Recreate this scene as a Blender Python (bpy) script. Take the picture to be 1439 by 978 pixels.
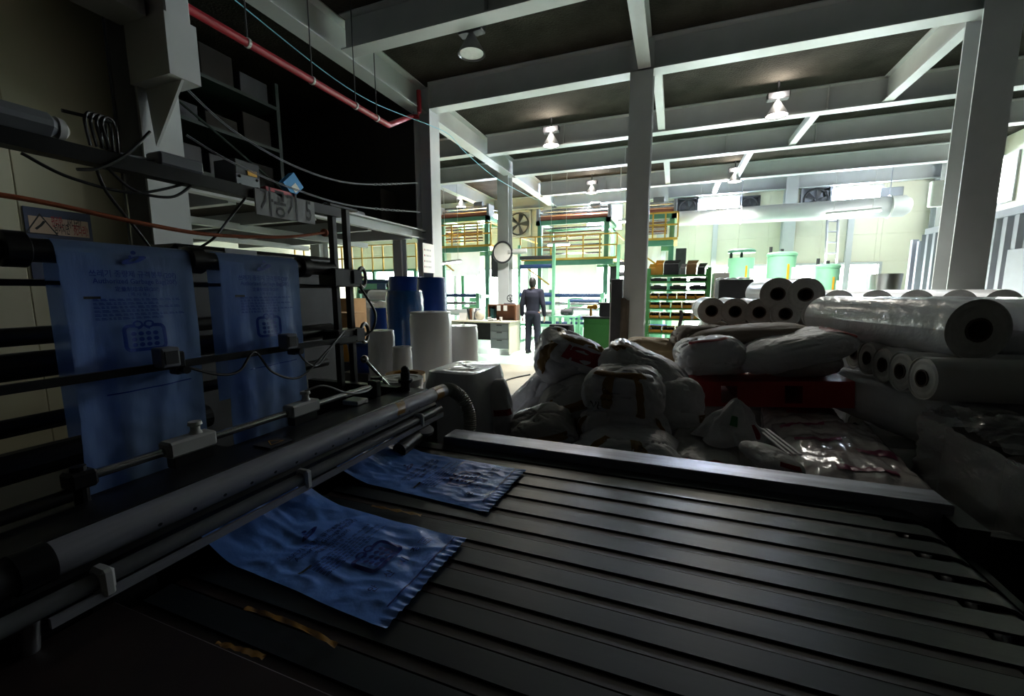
import bpy, bmesh, math, random
from mathutils import Vector, Matrix, noise, Euler

for _o in list(bpy.data.objects):
    bpy.data.objects.remove(_o)
SC = bpy.context.scene
COL = SC.collection
PI = math.pi
rnd = random.Random(7)

# ------------------------------------------------------------------ camera
CX, CY, FPX = 719.5, 489.0, 591.46
YAW, PITCH, ROLL = math.radians(20.921), math.radians(7.689), math.radians(0.157)
CAMH = 1.40
fwd = Vector((-math.sin(YAW) * math.cos(PITCH), math.cos(YAW) * math.cos(PITCH), -math.sin(PITCH)))
rgt0 = Vector((math.cos(YAW), math.sin(YAW), 0))
dwn0 = fwd.cross(rgt0)
rgt = rgt0 * math.cos(ROLL) + dwn0 * math.sin(ROLL)
dwn = dwn0 * math.cos(ROLL) - rgt0 * math.sin(ROLL)
cam_data = bpy.data.cameras.new('camera')
cam_data.sensor_width = 36.0
cam_data.sensor_fit = 'HORIZONTAL'
cam_data.lens = FPX / 1439.0 * 36.0
cam_data.clip_start = 0.02
cam_data.clip_end = 200
cam = bpy.data.objects.new('camera', cam_data)
COL.objects.link(cam)
mw = Matrix.Identity(4)
for i in range(3):
    mw[i][0], mw[i][1], mw[i][2] = rgt[i], -dwn[i], -fwd[i]
mw[2][3] = CAMH
cam.matrix_world = mw
SC.camera = cam
CAM = Vector((0, 0, CAMH))


def ray(x, y):
    return rgt * (x - CX) + dwn * (y - CY) + fwd * FPX


def PZ(x, y, z):
    d = ray(x, y); return CAM + d * ((z - CAMH) / d.z)


def PY(x, y, Y):
    d = ray(x, y); return CAM + d * (Y / d.y)


def PX(x, y, X):
    d = ray(x, y); return CAM + d * (X / d.x)


# ------------------------------------------------------------------ world, exposure, daylight strength
w = bpy.data.worlds.new('overcast_day')
SC.world = w
w.use_nodes = True
w.node_tree.nodes['Background'].inputs[0].default_value = (0.80, 0.90, 1.0, 1)
w.node_tree.nodes['Background'].inputs[1].default_value = 1.0
SC.view_settings.view_transform = 'Standard'
SC.view_settings.look = 'None'
SC.view_settings.gamma = 1.0
SC.view_settings.use_curve_mapping = False
SC.view_settings.exposure = 1.35
WINDOW_GLOW = 62.0      # daylight through the high windows
DOOR_GLOW = 9.0         # daylight through the low doors
LAMP_W = 700.0
try:
    SC.cycles.use_denoising = True
    SC.cycles.max_bounces = 8
    SC.cycles.transparent_max_bounces = 12
    SC.cycles.sample_clamp_indirect = 6.0
    SC.cycles.caustics_reflective = False
    SC.cycles.caustics_refractive = False
except Exception:
    pass


# ------------------------------------------------------------------ materials
def lin(c):
    c = c / 255.0
    return c / 12.92 if c <= .04045 else ((c + .055) / 1.055) ** 2.4


def rgb(h):
    return (lin(int(h[0:2], 16)), lin(int(h[2:4], 16)), lin(int(h[4:6], 16)), 1)


MATS = {}


def mat(name, col, rough=.5, metal=0., var=.12, vscale=6., bump=0., bscale=40., spec=.5, clear=0., transl=0.,
        stretch=None, coat=0., seethrough=.5):
    if name in MATS:
        return MATS[name]
    m = bpy.data.materials.new(name)
    m.use_nodes = True
    nt = m.node_tree
    N, L = nt.nodes, nt.links
    p = N['Principled BSDF']
    base = rgb(col)
    p.inputs['Roughness'].default_value = rough
    p.inputs['Metallic'].default_value = metal
    p.inputs['Specular IOR Level'].default_value = spec
    if coat:
        p.inputs['Coat Weight'].default_value = coat
        p.inputs['Coat Roughness'].default_value = .15
    tc = N.new('ShaderNodeTexCoord')
    src = tc.outputs['Object']
    if stretch:
        mp = N.new('ShaderNodeMapping')
        mp.inputs['Scale'].default_value = stretch
        L.new(src, mp.inputs['Vector'])
        src = mp.outputs['Vector']
    nz = N.new('ShaderNodeTexNoise')
    nz.inputs['Scale'].default_value = vscale
    nz.inputs['Detail'].default_value = 6
    L.new(src, nz.inputs['Vector'])
    ramp = N.new('ShaderNodeValToRGB')
    ramp.color_ramp.elements[0].position = .3
    ramp.color_ramp.elements[1].position = .72
    ramp.color_ramp.elements[0].color = tuple(c * (1 - var) for c in base[:3]) + (1,)
    ramp.color_ramp.elements[1].color = tuple(min(1, c * (1 + var)) for c in base[:3]) + (1,)
    L.new(nz.outputs['Fac'], ramp.inputs['Fac'])
    L.new(ramp.outputs['Color'], p.inputs['Base Color'])
    if bump:
        n2 = N.new('ShaderNodeTexNoise')
        n2.inputs['Scale'].default_value = bscale
        n2.inputs['Detail'].default_value = 4
        L.new(src, n2.inputs['Vector'])
        b = N.new('ShaderNodeBump')
        b.inputs['Strength'].default_value = bump
        b.inputs['Distance'].default_value = .02
        L.new(n2.outputs['Fac'], b.inputs['Height'])
        L.new(b.outputs['Normal'], p.inputs['Normal'])
    out = N['Material Output']
    shader = p.outputs['BSDF']
    if transl:
        t = N.new('ShaderNodeBsdfTranslucent')
        t.inputs['Color'].default_value = base
        mx = N.new('ShaderNodeMixShader')
        mx.inputs[0].default_value = transl
        L.new(shader, mx.inputs[1]); L.new(t.outputs[0], mx.inputs[2])
        shader = mx.outputs[0]
    if clear:
        t = N.new('ShaderNodeBsdfTransparent')
        t.inputs['Color'].default_value = tuple(seethrough + (1 - seethrough) * c for c in base[:3]) + (1,)
        mx = N.new('ShaderNodeMixShader')
        mx.inputs[0].default_value = clear
        L.new(shader, mx.inputs[1]); L.new(t.outputs[0], mx.inputs[2])
        shader = mx.outputs[0]
    L.new(shader, out.inputs['Surface'])
    MATS[name] = m
    return m


def glow(name, col, strength):
    if name in MATS:
        return MATS[name]
    m = bpy.data.materials.new(name)
    m.use_nodes = True
    nt = m.node_tree
    nt.nodes.remove(nt.nodes['Principled BSDF'])
    e = nt.nodes.new('ShaderNodeEmission')
    e.inputs['Color'].default_value = rgb(col)
    e.inputs['Strength'].default_value = strength
    nt.links.new(e.outputs[0], nt.nodes['Material Output'].inputs['Surface'])
    MATS[name] = m
    return m


STEEL = mat('painted_steel', 'b4b6b6', .45, var=.06, vscale=3)
DECK = mat('fireproofed_deck', '36332f', .95, var=.35, vscale=2.2, bump=1.0, bscale=35, spec=.1)
CONCRETE = mat('worn_concrete', '96907f', .6, var=.14, vscale=1.3, bump=.15, bscale=9)
GREENFLOOR = mat('green_painted_floor', '9fb5a8', .35, var=.14, vscale=1.1)
PANEL = mat('cream_wall_panel', 'c4bfa6', .6, var=.05, vscale=1.0)
PANELB = mat('pale_cream_cladding', 'd8d4c0', .6, var=.05, vscale=1.0)
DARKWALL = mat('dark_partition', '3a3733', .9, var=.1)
CORR = mat('grey_corrugated_steel', '8d8c97', .5, var=.05)
BLACK = mat('black_machine_paint', '111114', .38, var=.3, vscale=9, spec=.4)
BLACKR = mat('black_roller_rubber', '121214', .3, var=.3, spec=.5)
GREYPVC = mat('grey_plastic_pipe', '85858c', .42, var=.08, vscale=14, stretch=(8, 1, 8))
ACRYL = mat('smoky_plastic_pipe', '6d6e70', .2, var=.15, vscale=10, clear=.25)
WHITEPL = mat('off_white_plastic', 'b9b9b6', .45, var=.08)
ALU = mat('brushed_aluminium', 'a9a9ac', .3, .8, var=.1)
CHROME = mat('bright_steel_rod', 'b7b8bb', .22, .9, var=.1)
BELT = mat('dark_green_belt', '181f22', .36, var=.3, vscale=7, bump=.02, bscale=30, spec=.6, stretch=(.3, 2, 2))
BED = mat('brown_bed_plate', '2c2220', .45, var=.35, vscale=9, spec=.45)
RAILB = mat('scuffed_dark_rail', 'a2a4b0', .4, .9, var=.35, vscale=9, bump=.02, bscale=50, stretch=(.4, 3, 3))
BLUEFILM = mat('blue_plastic_film', '9dbcf0', .3, var=.06, vscale=5, bump=.15, bscale=18, clear=.3, transl=.38, spec=.5, seethrough=.2, stretch=(1, 2.5, .5))
BLUEFILM2 = mat('pale_blue_plastic_film', '6a9bf0', .3, var=.06, vscale=5, bump=.25, bscale=16, transl=.1, spec=.7)
INK = mat('dark_blue_print', '0a2580', .4, var=.05)
INK2 = mat('mid_blue_print', '053a9a', .4, var=.05)
INKK = mat('black_print', '15161c', .5, var=.05)
FILMROLL = mat('white_film_roll', 'e2e2e2', .3, var=.05, vscale=4, transl=.15, coat=.2)
FILMWRAP = mat('wrinkled_white_wrap', 'd9dade', .22, var=.06, vscale=5, bump=.55, bscale=7, transl=.12, stretch=(4, 1.2, 1.2), coat=.4)
FILMEND = mat('layered_film_edge', 'bdbdba', .5, var=.08, vscale=40)
CARD = mat('cardboard_core', '4a4038', .8, var=.15)
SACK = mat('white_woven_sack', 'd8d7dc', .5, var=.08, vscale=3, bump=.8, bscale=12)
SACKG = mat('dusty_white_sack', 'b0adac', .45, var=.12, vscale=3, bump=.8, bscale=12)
SACKBR = mat('brown_paper_sack', '8b7d70', .7, var=.1, vscale=4, bump=.3, bscale=8)
SACKTAN = mat('tan_paper_sack', 'c9ae84', .7, var=.1, vscale=4, bump=.3, bscale=8)
TAPE = mat('brown_packing_tape', '86601f', .3, var=.12, coat=.4)
REDP = mat('red_print', '9c2430', .5, var=.1)
MAGP = mat('magenta_print', '8a2152', .4, var=.1)
GREENP = mat('green_print', '2f7a44', .5, var=.1)
CLEARW = mat('clear_stretch_wrap', 'b4b6b8', .13, var=.1, vscale=8, bump=.6, bscale=8, clear=.55, stretch=(1.5, 1.5, 4), seethrough=1., spec=1.)
REDPAL = mat('red_plastic_pallet', 'b03028', .5, var=.12)
BLUEROLL = mat('deep_blue_film_roll', '123f8f', .35, var=.1, vscale=3)
BLUEWRAP = mat('wrapped_blue_film_roll', '1f4f8a', .2, var=.15, vscale=4, bump=.5, bscale=9, coat=.5)
GREEN = mat('machine_green', '74b08e', .45, var=.08)
GREEND = mat('deep_machine_green', '548a74', .5, var=.1)
CABGREEN = mat('cabinet_green', '3f8a45', .5, var=.08)
MIXGREEN = mat('mixer_mint_green', '8cc9a4', .45, var=.06)
YELLOW = mat('yellow_rail_paint', 'c69a3a', .5, var=.1)
YBIN = mat('yellow_plastic_bin', 'c08a2a', .5, var=.12)
YTAPE = mat('yellow_plastic', 'd29a20', .4, var=.1)
DARK = mat('dark_grey_things', '2d2d31', .6, var=.3)
DKBLUE = mat('dark_blue_roller', '27406a', .4, var=.1)
NAVY = mat('navy_workwear', '16182a', .85, var=.15, vscale=12)
SKIN = mat('skin', 'b98a6c', .55, var=.06)
HAIR = mat('black_hair', '17130f', .6, var=.2, vscale=30)
SHOE = mat('black_shoe', '121214', .5, var=.1)
CREAM = mat('cream_desk', 'cfc8b4', .5, var=.06)
GREY = mat('mid_grey_metal', '808288', .5, var=.08)
WOOD = mat('brown_wood', '7a5138', .6, var=.15, vscale=10)
PAPER = mat('white_paper', 'e8e6e0', .8, var=.03)
REDPIPE = mat('red_pipe_paint', '97222e', .4, var=.1)
ORANGE = mat('orange_rope', '9a4a22', .8, var=.2, vscale=60)
CYAN = mat('light_blue_cord', '7fc3d6', .6, var=.05)
CABLE = mat('black_cable', '0d0d0f', .45, var=.1)
GREYCAB = mat('grey_cable', '9a9a9a', .5, var=.1)
INOX = mat('stainless_drum', 'b4b6b8', .28, .9, var=.1, vscale=3)
HOSE = mat('ribbed_grey_hose', 'b0b0a8', .4, var=.1)
STOREBOX = mat('shade_dark_carton', '1f1914', .9, var=.15)  # carton colour blackened to carry the gloom of the store
STOREGREEN = mat('shade_dark_shelving', '13241a', .6, var=.1)  # shelving green darkened so the store's shade sits in the colour
BROWNBOX = mat('brown_cardboard', '8a6a48', .85, var=.12)
TUBE_GLOW = glow('lit_fluorescent_tube', 'fafcff', 16.0)
BULB = glow('lit_lamp_reflector', 'fff8e6', 14.0)
DAY = glow('daylit_pane', 'dcebff', WINDOW_GLOW)
DAYDOOR = glow('daylit_doorway', 'f4fff8', DOOR_GLOW)


# ------------------------------------------------------------------ mesh building
class MB:
    def __init__(self):
        self.v, self.f = [], []

    def add(self, vs, fs):
        o = len(self.v)
        self.v += [Vector(a) for a in vs]
        self.f += [tuple(i + o for i in f) for f in fs]
        return self

    def box(self, a, b, rot=None, piv=None, ch=0.0):
        """axis box between corners a and b; rot (Matrix) about piv; ch chamfers the vertical-section corners"""
        x0, y0, z0 = min(a[0], b[0]), min(a[1], b[1]), min(a[2], b[2])
        x1, y1, z1 = max(a[0], b[0]), max(a[1], b[1]), max(a[2], b[2])
        if ch > 0:
            c = min(ch, .45 * min(x1 - x0, y1 - y0, z1 - z0))
            bm = bmesh.new()
            bmesh.ops.create_cube(bm, size=1)
            for q in bm.verts:
                q.co = Vector(((x0 + x1) / 2 + q.co.x * (x1 - x0), (y0 + y1) / 2 + q.co.y * (y1 - y0), (z0 + z1) / 2 + q.co.z * (z1 - z0)))
            bmesh.ops.bevel(bm, geom=bm.edges[:] , offset=c, segments=1, affect='EDGES')
            bm.verts.ensure_lookup_table()
            for i, q in enumerate(bm.verts):
                q.index = i
            vs = [q.co.copy() for q in bm.verts]
            fs = [tuple(q.index for q in f.verts) for f in bm.faces]
            bm.free()
        else:
            vs = [(x, y, z) for z in (z0, z1) for y in (y0, y1) for x in (x0, x1)]
            fs = [(0, 2, 3, 1), (4, 5, 7, 6), (0, 1, 5, 4), (2, 6, 7, 3), (0, 4, 6, 2), (1, 3, 7, 5)]
        vs = [Vector(q) for q in vs]
        if rot is not None:
            pv = Vector(piv) if piv is not None else Vector(((x0 + x1) / 2, (y0 + y1) / 2, (z0 + z1) / 2))
            vs = [pv + rot @ (q - pv) for q in vs]
        return self.add(vs, fs)

    def cyl(self, p0, p1, r, r2=None, seg=16, caps=True):
        p0, p1 = Vector(p0), Vector(p1)
        return self.lathe(p0, p1, [(0, r), (1, r if r2 is None else r2)], seg, caps)

    def lathe(self, p0, p1, prof, seg=20, caps=True):
        """prof: (t along p0-p1, radius)"""
        p0, p1 = Vector(p0), Vector(p1)
        d = p1 - p0
        ax = d.normalized()
        a = ax.orthogonal().normalized()
        if abs(ax.z) < .9:
            a = Vector((0, 0, 1)).cross(ax).normalized()
        b = ax.cross(a)
        vs, fs = [], []
        for t, r in prof:
            for k in range(seg):
                an = 2 * PI * k / seg
                vs.append(p0 + d * t + (a * math.cos(an) + b * math.sin(an)) * r)
        for j in range(len(prof) - 1):
            for k in range(seg):
                k2 = (k + 1) % seg
                fs.append((j * seg + k, j * seg + k2, (j + 1) * seg + k2, (j + 1) * seg + k))
        if caps:
            fs.append(tuple(range(seg - 1, -1, -1)))
            n = (len(prof) - 1) * seg
            fs.append(tuple(range(n, n + seg)))
        return self.add(vs, fs)

    def tube(self, pts, r, seg=8, smooth=0):
        pts = [Vector(q) for q in pts]
        if smooth:
            pts = catmull(pts, smooth)
        rs = r if isinstance(r, (list, tuple)) else [r] * len(pts)
        if len(rs) != len(pts):
            rs = [rs[min(len(rs) - 1, int(i / (len(pts) - 1) * (len(rs) - 1) + .5))] for i in range(len(pts))]
        vs, fs = [], []
        ref = Vector((.3, .2, 1)).normalized()
        for i, q in enumerate(pts):
            t = (pts[min(i + 1, len(pts) - 1)] - pts[max(i - 1, 0)]).normalized()
            a = t.cross(ref)
            if a.length < .05:
                a = t.cross(Vector((1, 0, 0)))
            a.normalize()
            b = t.cross(a)
            for k in range(seg):
                an = 2 * PI * k / seg
                vs.append(q + (a * math.cos(an) + b * math.sin(an)) * rs[i])
        for j in range(len(pts) - 1):
            for k in range(seg):
                k2 = (k + 1) % seg
                fs.append((j * seg + k, j * seg + k2, (j + 1) * seg + k2, (j + 1) * seg + k))
        fs.append(tuple(range(seg - 1, -1, -1)))
        n = (len(pts) - 1) * seg
        fs.append(tuple(range(n, n + seg)))
        return self.add(vs, fs)

    def ball(self, c, r, seg=12, rings=8):
        c = Vector(c)
        r = Vector(r) if isinstance(r, (tuple, list, Vector)) else Vector((r, r, r))
        vs = [c + Vector((0, 0, -r.z))]
        for j in range(1, rings):
            ph = -PI / 2 + PI * j / rings
            for k in range(seg):
                an = 2 * PI * k / seg
                vs.append(c + Vector((r.x * math.cos(ph) * math.cos(an), r.y * math.cos(ph) * math.sin(an), r.z * math.sin(ph))))
        vs.append(c + Vector((0, 0, r.z)))
        fs = []
        for k in range(seg):
            fs.append((0, 1 + (k + 1) % seg, 1 + k))
            fs.append((len(vs) - 1, 1 + (rings - 2) * seg + k, 1 + (rings - 2) * seg + (k + 1) % seg))
        for j in range(rings - 2):
            for k in range(seg):
                k2 = (k + 1) % seg
                fs.append((1 + j * seg + k, 1 + j * seg + k2, 1 + (j + 1) * seg + k2, 1 + (j + 1) * seg + k))
        return self.add(vs, fs)

    def grid(self, fn, nu, nv, u=(0, 1), v=(0, 1)):
        vs = [fn(u[0] + (u[1] - u[0]) * i / nu, v[0] + (v[1] - v[0]) * j / nv) for j in range(nv + 1) for i in range(nu + 1)]
        fs = [(j * (nu + 1) + i, j * (nu + 1) + i + 1, (j + 1) * (nu + 1) + i + 1, (j + 1) * (nu + 1) + i) for j in range(nv) for i in range(nu)]
        return self.add(vs, fs)

    def prism(self, poly, axis, a, b):
        """poly: 2D points in the plane of the other two axes (xyz order), extruded along axis from a to b"""
        n = len(poly)

        def mk(q, t):
            l = list(q); l.insert(axis, t); return Vector(l)
        vs = [mk(q, a) for q in poly] + [mk(q, b) for q in poly]
        fs = [tuple(range(n)), tuple(range(2 * n - 1, n - 1, -1))]
        fs += [(i, i + n, (i + 1) % n + n, (i + 1) % n) for i in range(n)]
        return self.add(vs, fs)

    def ring(self, c, axis, R, r, seg=20, seg2=6):
        c, axis = Vector(c), Vector(axis).normalized()
        a = axis.orthogonal().normalized(); b = axis.cross(a)
        vs, fs = [], []
        for i in range(seg):
            an = 2 * PI * i / seg
            e = a * math.cos(an) + b * math.sin(an)
            for k in range(seg2):
                bn = 2 * PI * k / seg2
                vs.append(c + e * (R + r * math.cos(bn)) + axis * (r * math.sin(bn)))
        for i in range(seg):
            for k in range(seg2):
                fs.append((i * seg2 + k, ((i + 1) % seg) * seg2 + k, ((i + 1) % seg) * seg2 + (k + 1) % seg2, i * seg2 + (k + 1) % seg2))
        return self.add(vs, fs)


def catmull(pts, n):
    out = []
    P = [pts[0]] + list(pts) + [pts[-1]]
    for i in range(1, len(P) - 2):
        for k in range(n):
            t = k / n
            a, b, c, d = P[i - 1], P[i], P[i + 1], P[i + 2]
            out.append(.5 * ((2 * b) + (c - a) * t + (2 * a - 5 * b + 4 * c - d) * t * t + (3 * b - a - 3 * c + d) * t ** 3))
    out.append(pts[-1])
    return out


def obj(name, mb, m, parent=None, smooth=False, fixn=True, bevel=0.):
    vs = mb.v
    if parent is not None:
        off = world_loc(parent)
    else:
        lo = Vector((min(q.x for q in vs), min(q.y for q in vs), min(q.z for q in vs)))
        hi = Vector((max(q.x for q in vs), max(q.y for q in vs), max(q.z for q in vs)))
        off = Vector(((lo.x + hi.x) / 2, (lo.y + hi.y) / 2, lo.z))
    me = bpy.data.meshes.new(name)
    me.from_pydata([q - off for q in vs], [], mb.f)
    if fixn:
        bm = bmesh.new(); bm.from_mesh(me)
        bmesh.ops.recalc_face_normals(bm, faces=bm.faces)
        bm.to_mesh(me); bm.free()
    me.materials.append(m)
    if smooth:
        me.polygons.foreach_set('use_smooth', [True] * len(me.polygons))
        try:
            me.set_sharp_from_angle(angle=math.radians(38))
        except Exception:
            pass
    me.update()
    o = bpy.data.objects.new(name, me)
    COL.objects.link(o)
    if parent is not None:
        o.parent = parent
    else:
        o.location = off
    if bevel:
        bv = o.modifiers.new('edge', 'BEVEL'); bv.width = bevel; bv.segments = 2; bv.limit_method = 'ANGLE'
    return o


def world_loc(o):
    l = Vector((0, 0, 0))
    while o is not None:
        l += o.location
        o = o.parent
    return l


def tag(o, label, cat, group=None, kind=None):
    o['label'] = label
    o['category'] = cat
    if group:
        o['group'] = group
    if kind:
        o['kind'] = kind
    return o


def thing(name, label, cat, loc, group=None):
    o = bpy.data.objects.new(name, None)
    COL.objects.link(o)
    o.empty_display_size = .1
    o.location = loc
    return tag(o, label, cat, group)


def struct(name, mb, m, label=None, parent=None, smooth=False):
    o = obj(name, mb, m, parent, smooth)
    o['kind'] = 'structure'
    if label:
        o['label'] = label
    return o


def copy_tree(o, parent=None):
    c = o.copy(); COL.objects.link(c); c.parent = parent
    for ch in list(o.children):
        copy_tree(ch, c)
    return c


_TXT = {}


def text2d(s, size):
    """triangulated outline of a string, origin at its centre, height about size"""
    key = (s, size)
    if key in _TXT:
        return _TXT[key]
    cu = bpy.data.curves.new('lettering', 'FONT')
    cu.body = s
    cu.size = size
    cu.resolution_u = 2
    cu.align_x = 'CENTER'
    cu.align_y = 'CENTER'
    cu.offset = size * .013
    o = bpy.data.objects.new('lettering', cu)
    COL.objects.link(o)
    bpy.context.view_layer.update()
    me = bpy.data.meshes.new_from_object(o)
    vs = [(q.co.x, q.co.y) for q in me.vertices]
    fs = [tuple(p.vertices) for p in me.polygons]
    bpy.data.objects.remove(o)
    bpy.data.curves.remove(cu)
    bpy.data.meshes.remove(me)
    _TXT[key] = (vs, fs)
    return vs, fs


def fine2d(vs, fs, mx):
    bm = bmesh.new()
    bv = [bm.verts.new((a, b, 0)) for a, b in vs]
    for f in fs:
        try:
            bm.faces.new([bv[i] for i in f])
        except ValueError:
            pass
    bmesh.ops.triangulate(bm, faces=bm.faces[:])
    for _ in range(4):
        es = [e for e in bm.edges if e.calc_length() > mx]
        if not es:
            break
        bmesh.ops.subdivide_edges(bm, edges=es, cuts=1)
        bmesh.ops.triangulate(bm, faces=[f for f in bm.faces if len(f.verts) > 3])
    for i, q in enumerate(bm.verts):
        q.index = i
    out = [(q.co.x, q.co.y) for q in bm.verts], [tuple(q.index for q in f.verts) for f in bm.faces]
    bm.free()
    return out


def put2d(mb, geo, fn, at=(0, 0), mx=.012, scx=1.):
    vs, fs = geo
    vs = [(a * scx + at[0], b + at[1]) for a, b in vs]
    vs, fs = fine2d(vs, fs, mx)
    mb.add([fn(a, b) for a, b in vs], fs)


def stroke2d(pts, wd, closed=False):
    """flat band along 2D points"""
    vs, fs = [], []
    n = len(pts)
    for i in range(n):
        a = pts[(i - 1) % n] if closed or i > 0 else pts[i]
        b = pts[(i + 1) % n] if closed or i < n - 1 else pts[i]
        dx, dy = b[0] - a[0], b[1] - a[1]
        l = math.hypot(dx, dy) or 1
        nx, ny = -dy / l * wd / 2, dx / l * wd / 2
        vs += [(pts[i][0] + nx, pts[i][1] + ny), (pts[i][0] - nx, pts[i][1] - ny)]
    for i in range(n if closed else n - 1):
        j = (i + 1) % n
        fs.append((2 * i, 2 * j, 2 * j + 1, 2 * i + 1))
    return vs, fs


def disc2d(x, y, rx, ry, rot=0, seg=14):
    c, s = math.cos(rot), math.sin(rot)
    vs = [(x + rx * math.cos(2 * PI * k / seg) * c - ry * math.sin(2 * PI * k / seg) * s,
           y + rx * math.cos(2 * PI * k / seg) * s + ry * math.sin(2 * PI * k / seg) * c) for k in range(seg)]
    return vs, [tuple(range(seg))]
# ================================================================== the building
XL, XR, YB, YF, ZC = -13.0, 6.6, 14.85, -4.0, 4.70     # far-left wall, right wall, back wall, wall behind, deck underside
struct('floor', MB().box((XL, YF, -.12), (XR, 7.45, 0)), CONCRETE, 'bare worn concrete floor')
struct('floor_painted', MB().box((XL, 7.45, -.12), (XR, YB + .2, .003)), GREENFLOOR, 'pale green painted floor at the hall end')
struct('ceiling', MB().box((XL, YF, ZC), (XR, YB + .2, ZC + .2)), DECK, 'dark sprayed deck above the steel beams')

# back wall: cladding panels around window and door openings
WINS = []       # x0, x1, z0, z1
for (ax, ay, bx, by) in ((980, 279, 1040, 301), (1160, 264, 1236, 290), (826, 292, 873, 321), (672, 300, 700, 318)):
    a, b = PY(ax, ay, YB), PY(bx, by, YB)
    WINS.append((a.x, b.x, b.z - .03, min(4.22, a.z + .03)))
DOORS = [(-12.3, -9.6, .05, 2.2), (-8.9, -4.5, .05, 2.2), (-3.8, -.75, .05, 2.35), (.35, 2.55, .05, 2.12), (3.25, 5.3, .05, 2.12)]
wb = bpy.data.objects.new('wall_back', None); COL.objects.link(wb); wb['kind'] = 'structure'
wb['label'] = 'pale cream clad end wall with high windows'
xs = sorted(set([XL, XR, -4.1, -.55, 3.0, -8.2] + [q for o_ in WINS + DOORS for q in o_[:2]]))
zs = [0, 2.2, 2.95, 3.5, ZC]
for i in range(len(xs) - 1):
    for j in range(4):
        x0, x1, z0, z1 = xs[i], xs[i + 1], zs[j], zs[j + 1]
        xm = (x0 + x1) / 2
        cuts = [(z0, z1)]
        for (a, b, c, d) in WINS + DOORS:
            if a < xm < b:
                nc = []
                for (p, q) in cuts:
                    if d <= p or c >= q:
                        nc.append((p, q)); continue
                    if c > p + .01:
                        nc.append((p, c))
                    if d < q - .01:
                        nc.append((d, q))
                cuts = nc
        for (p, q) in cuts:
            obj('panel', MB().box((x0, YB, p), (x1, YB + .12, q), ch=.008), PANELB, wb)
for n, (a, b, c, d) in enumerate(WINS):
    fr = MB()
    for (p, q) in (((a - .05, c - .05), (b + .05, c)), ((a - .05, d), (b + .05, d + .05)), ((a - .05, c), (a, d)), ((b, c), (b + .05, d)), (((a + b) / 2 - .02, c), ((a + b) / 2 + .02, d))):
        fr.box((p[0], YB - .03, p[1]), (q[0], YB + .06, q[1]))
    wo = struct('window_%d' % (n + 1), fr, WHITEPL, 'bright high window in the end wall')
    for k in range(2):
        x0 = a + (b - a) * k / 2 + (.02 if k else 0); x1 = a + (b - a) * (k + 1) / 2 - (0 if k else .02)
        obj('pane', MB().box((x0, YB + .03, c), (x1, YB + .045, d)), DAY, wo)
for n, (a, b, c, d) in enumerate(DOORS):
    fr = MB()
    for (p, q) in (((a - .07, 0), (a, d + .07)), ((b, 0), (b + .07, d + .07)), ((a, d), (b, d + .07))):
        fr.box((p[0], YB - .05, p[1]), (q[0], YB + .06, q[1]))
    k = max(2, round((b - a) / .9))
    for i in range(1, k):
        x = a + (b - a) * i / k
        fr.box((x - .02, YB - .02, 0), (x + .02, YB + .05, d))
    do = struct('door_%d' % (n + 1), fr, STEEL, 'wide daylit doorway in the end wall')
    for i in range(k):
        x0, x1 = a + (b - a) * i / k + .02, a + (b - a) * (i + 1) / k - .02
        obj('pane', MB().box((x0, YB + .03, .0), (x1, YB + .045, d)), DAYDOOR, do)
# slim white wall posts on the end wall
for n, px in enumerate((1004, 1192, 745, 640)):
    x = PY(px, 340, YB).x
    struct('trim_%d' % (n + 1), MB().box((x - .07, YB - .1, 0), (x + .07, YB - .002, 3.5)), STEEL, 'slim white wall post')

# side walls
struct('wall_right_near', MB().box((XR, YF, 0), (XR + .12, 7.0, ZC)), DARKWALL, 'unseen near side wall, coloured dark to cut bounce light')  # out of view; split off and darkened to reduce fill on the front beams
wr = struct('wall_right', MB().box((XR, 7.0, 0), (XR + .12, 12.4, ZC)).box((XR, 13.4, 0), (XR + .12, YB, ZC)).box((XR, 12.4, 0), (XR + .12, 13.4, 3.3)).box((XR, 12.4, 4.25), (XR + .12, 13.4, ZC)), PANELB, 'cream side wall')
wo = struct('window_5', MB().box((XR - .04, 12.36, 3.26), (XR + .02, 13.44, 3.3)).box((XR - .04, 12.36, 4.25), (XR + .02, 13.44, 4.29)).box((XR - .04, 12.36, 3.3), (XR + .02, 12.4, 4.25)).box((XR - .04, 13.4, 3.3), (XR + .02, 13.44, 4.25)), WHITEPL, 'bright window in the cream side wall')
obj('pane', MB().box((XR + .03, 12.4, 3.3), (XR + .05, 13.4, 4.25)), DAYDOOR, wo)
struct('wall_far_left', MB().box((XL - .1, YF, 0), (XL, YB, ZC)), PANELB, 'far cream side wall beyond the mezzanine')
struct('wall_behind', MB().box((XL, YF - .1, 0), (XR, YF, ZC)), DARKWALL, 'unseen wall behind the camera, coloured dark to weaken bounce light')  # never in view; dark colour chosen to hold down bounce from the front

# near left wall of upright sandwich panels
WLX = -4.22
wl = bpy.data.objects.new('wall_left', None); COL.objects.link(wl); wl['kind'] = 'structure'; wl['label'] = 'cream upright panel wall beside the steel column'
y = -4.0
while y < 2.2:
    y1 = min(2.25, y + .62)
    obj('panel', MB().box((WLX - .1, y, 0), (WLX, y1, ZC), ch=.006), PANEL, wl)
    y = y1


def column(x, y, z0=0., z1=ZC, s=.3, name='column', label='light grey steel H-column', plate=True):
    m = MB()
    h = s / 2
    m.box((x - h, y - h, z0), (x + h, y - h + .018, z1)).box((x - h, y + h - .018, z0), (x + h, y + h, z1)).box((x - .008, y - h + .018, z0), (x + .008, y + h - .018, z1))
    if plate:
        m.box((x - h - .05, y - h - .05, z0), (x + h + .05, y + h + .05, z0 + .02))
    return struct(name, m, STEEL, label)


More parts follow.
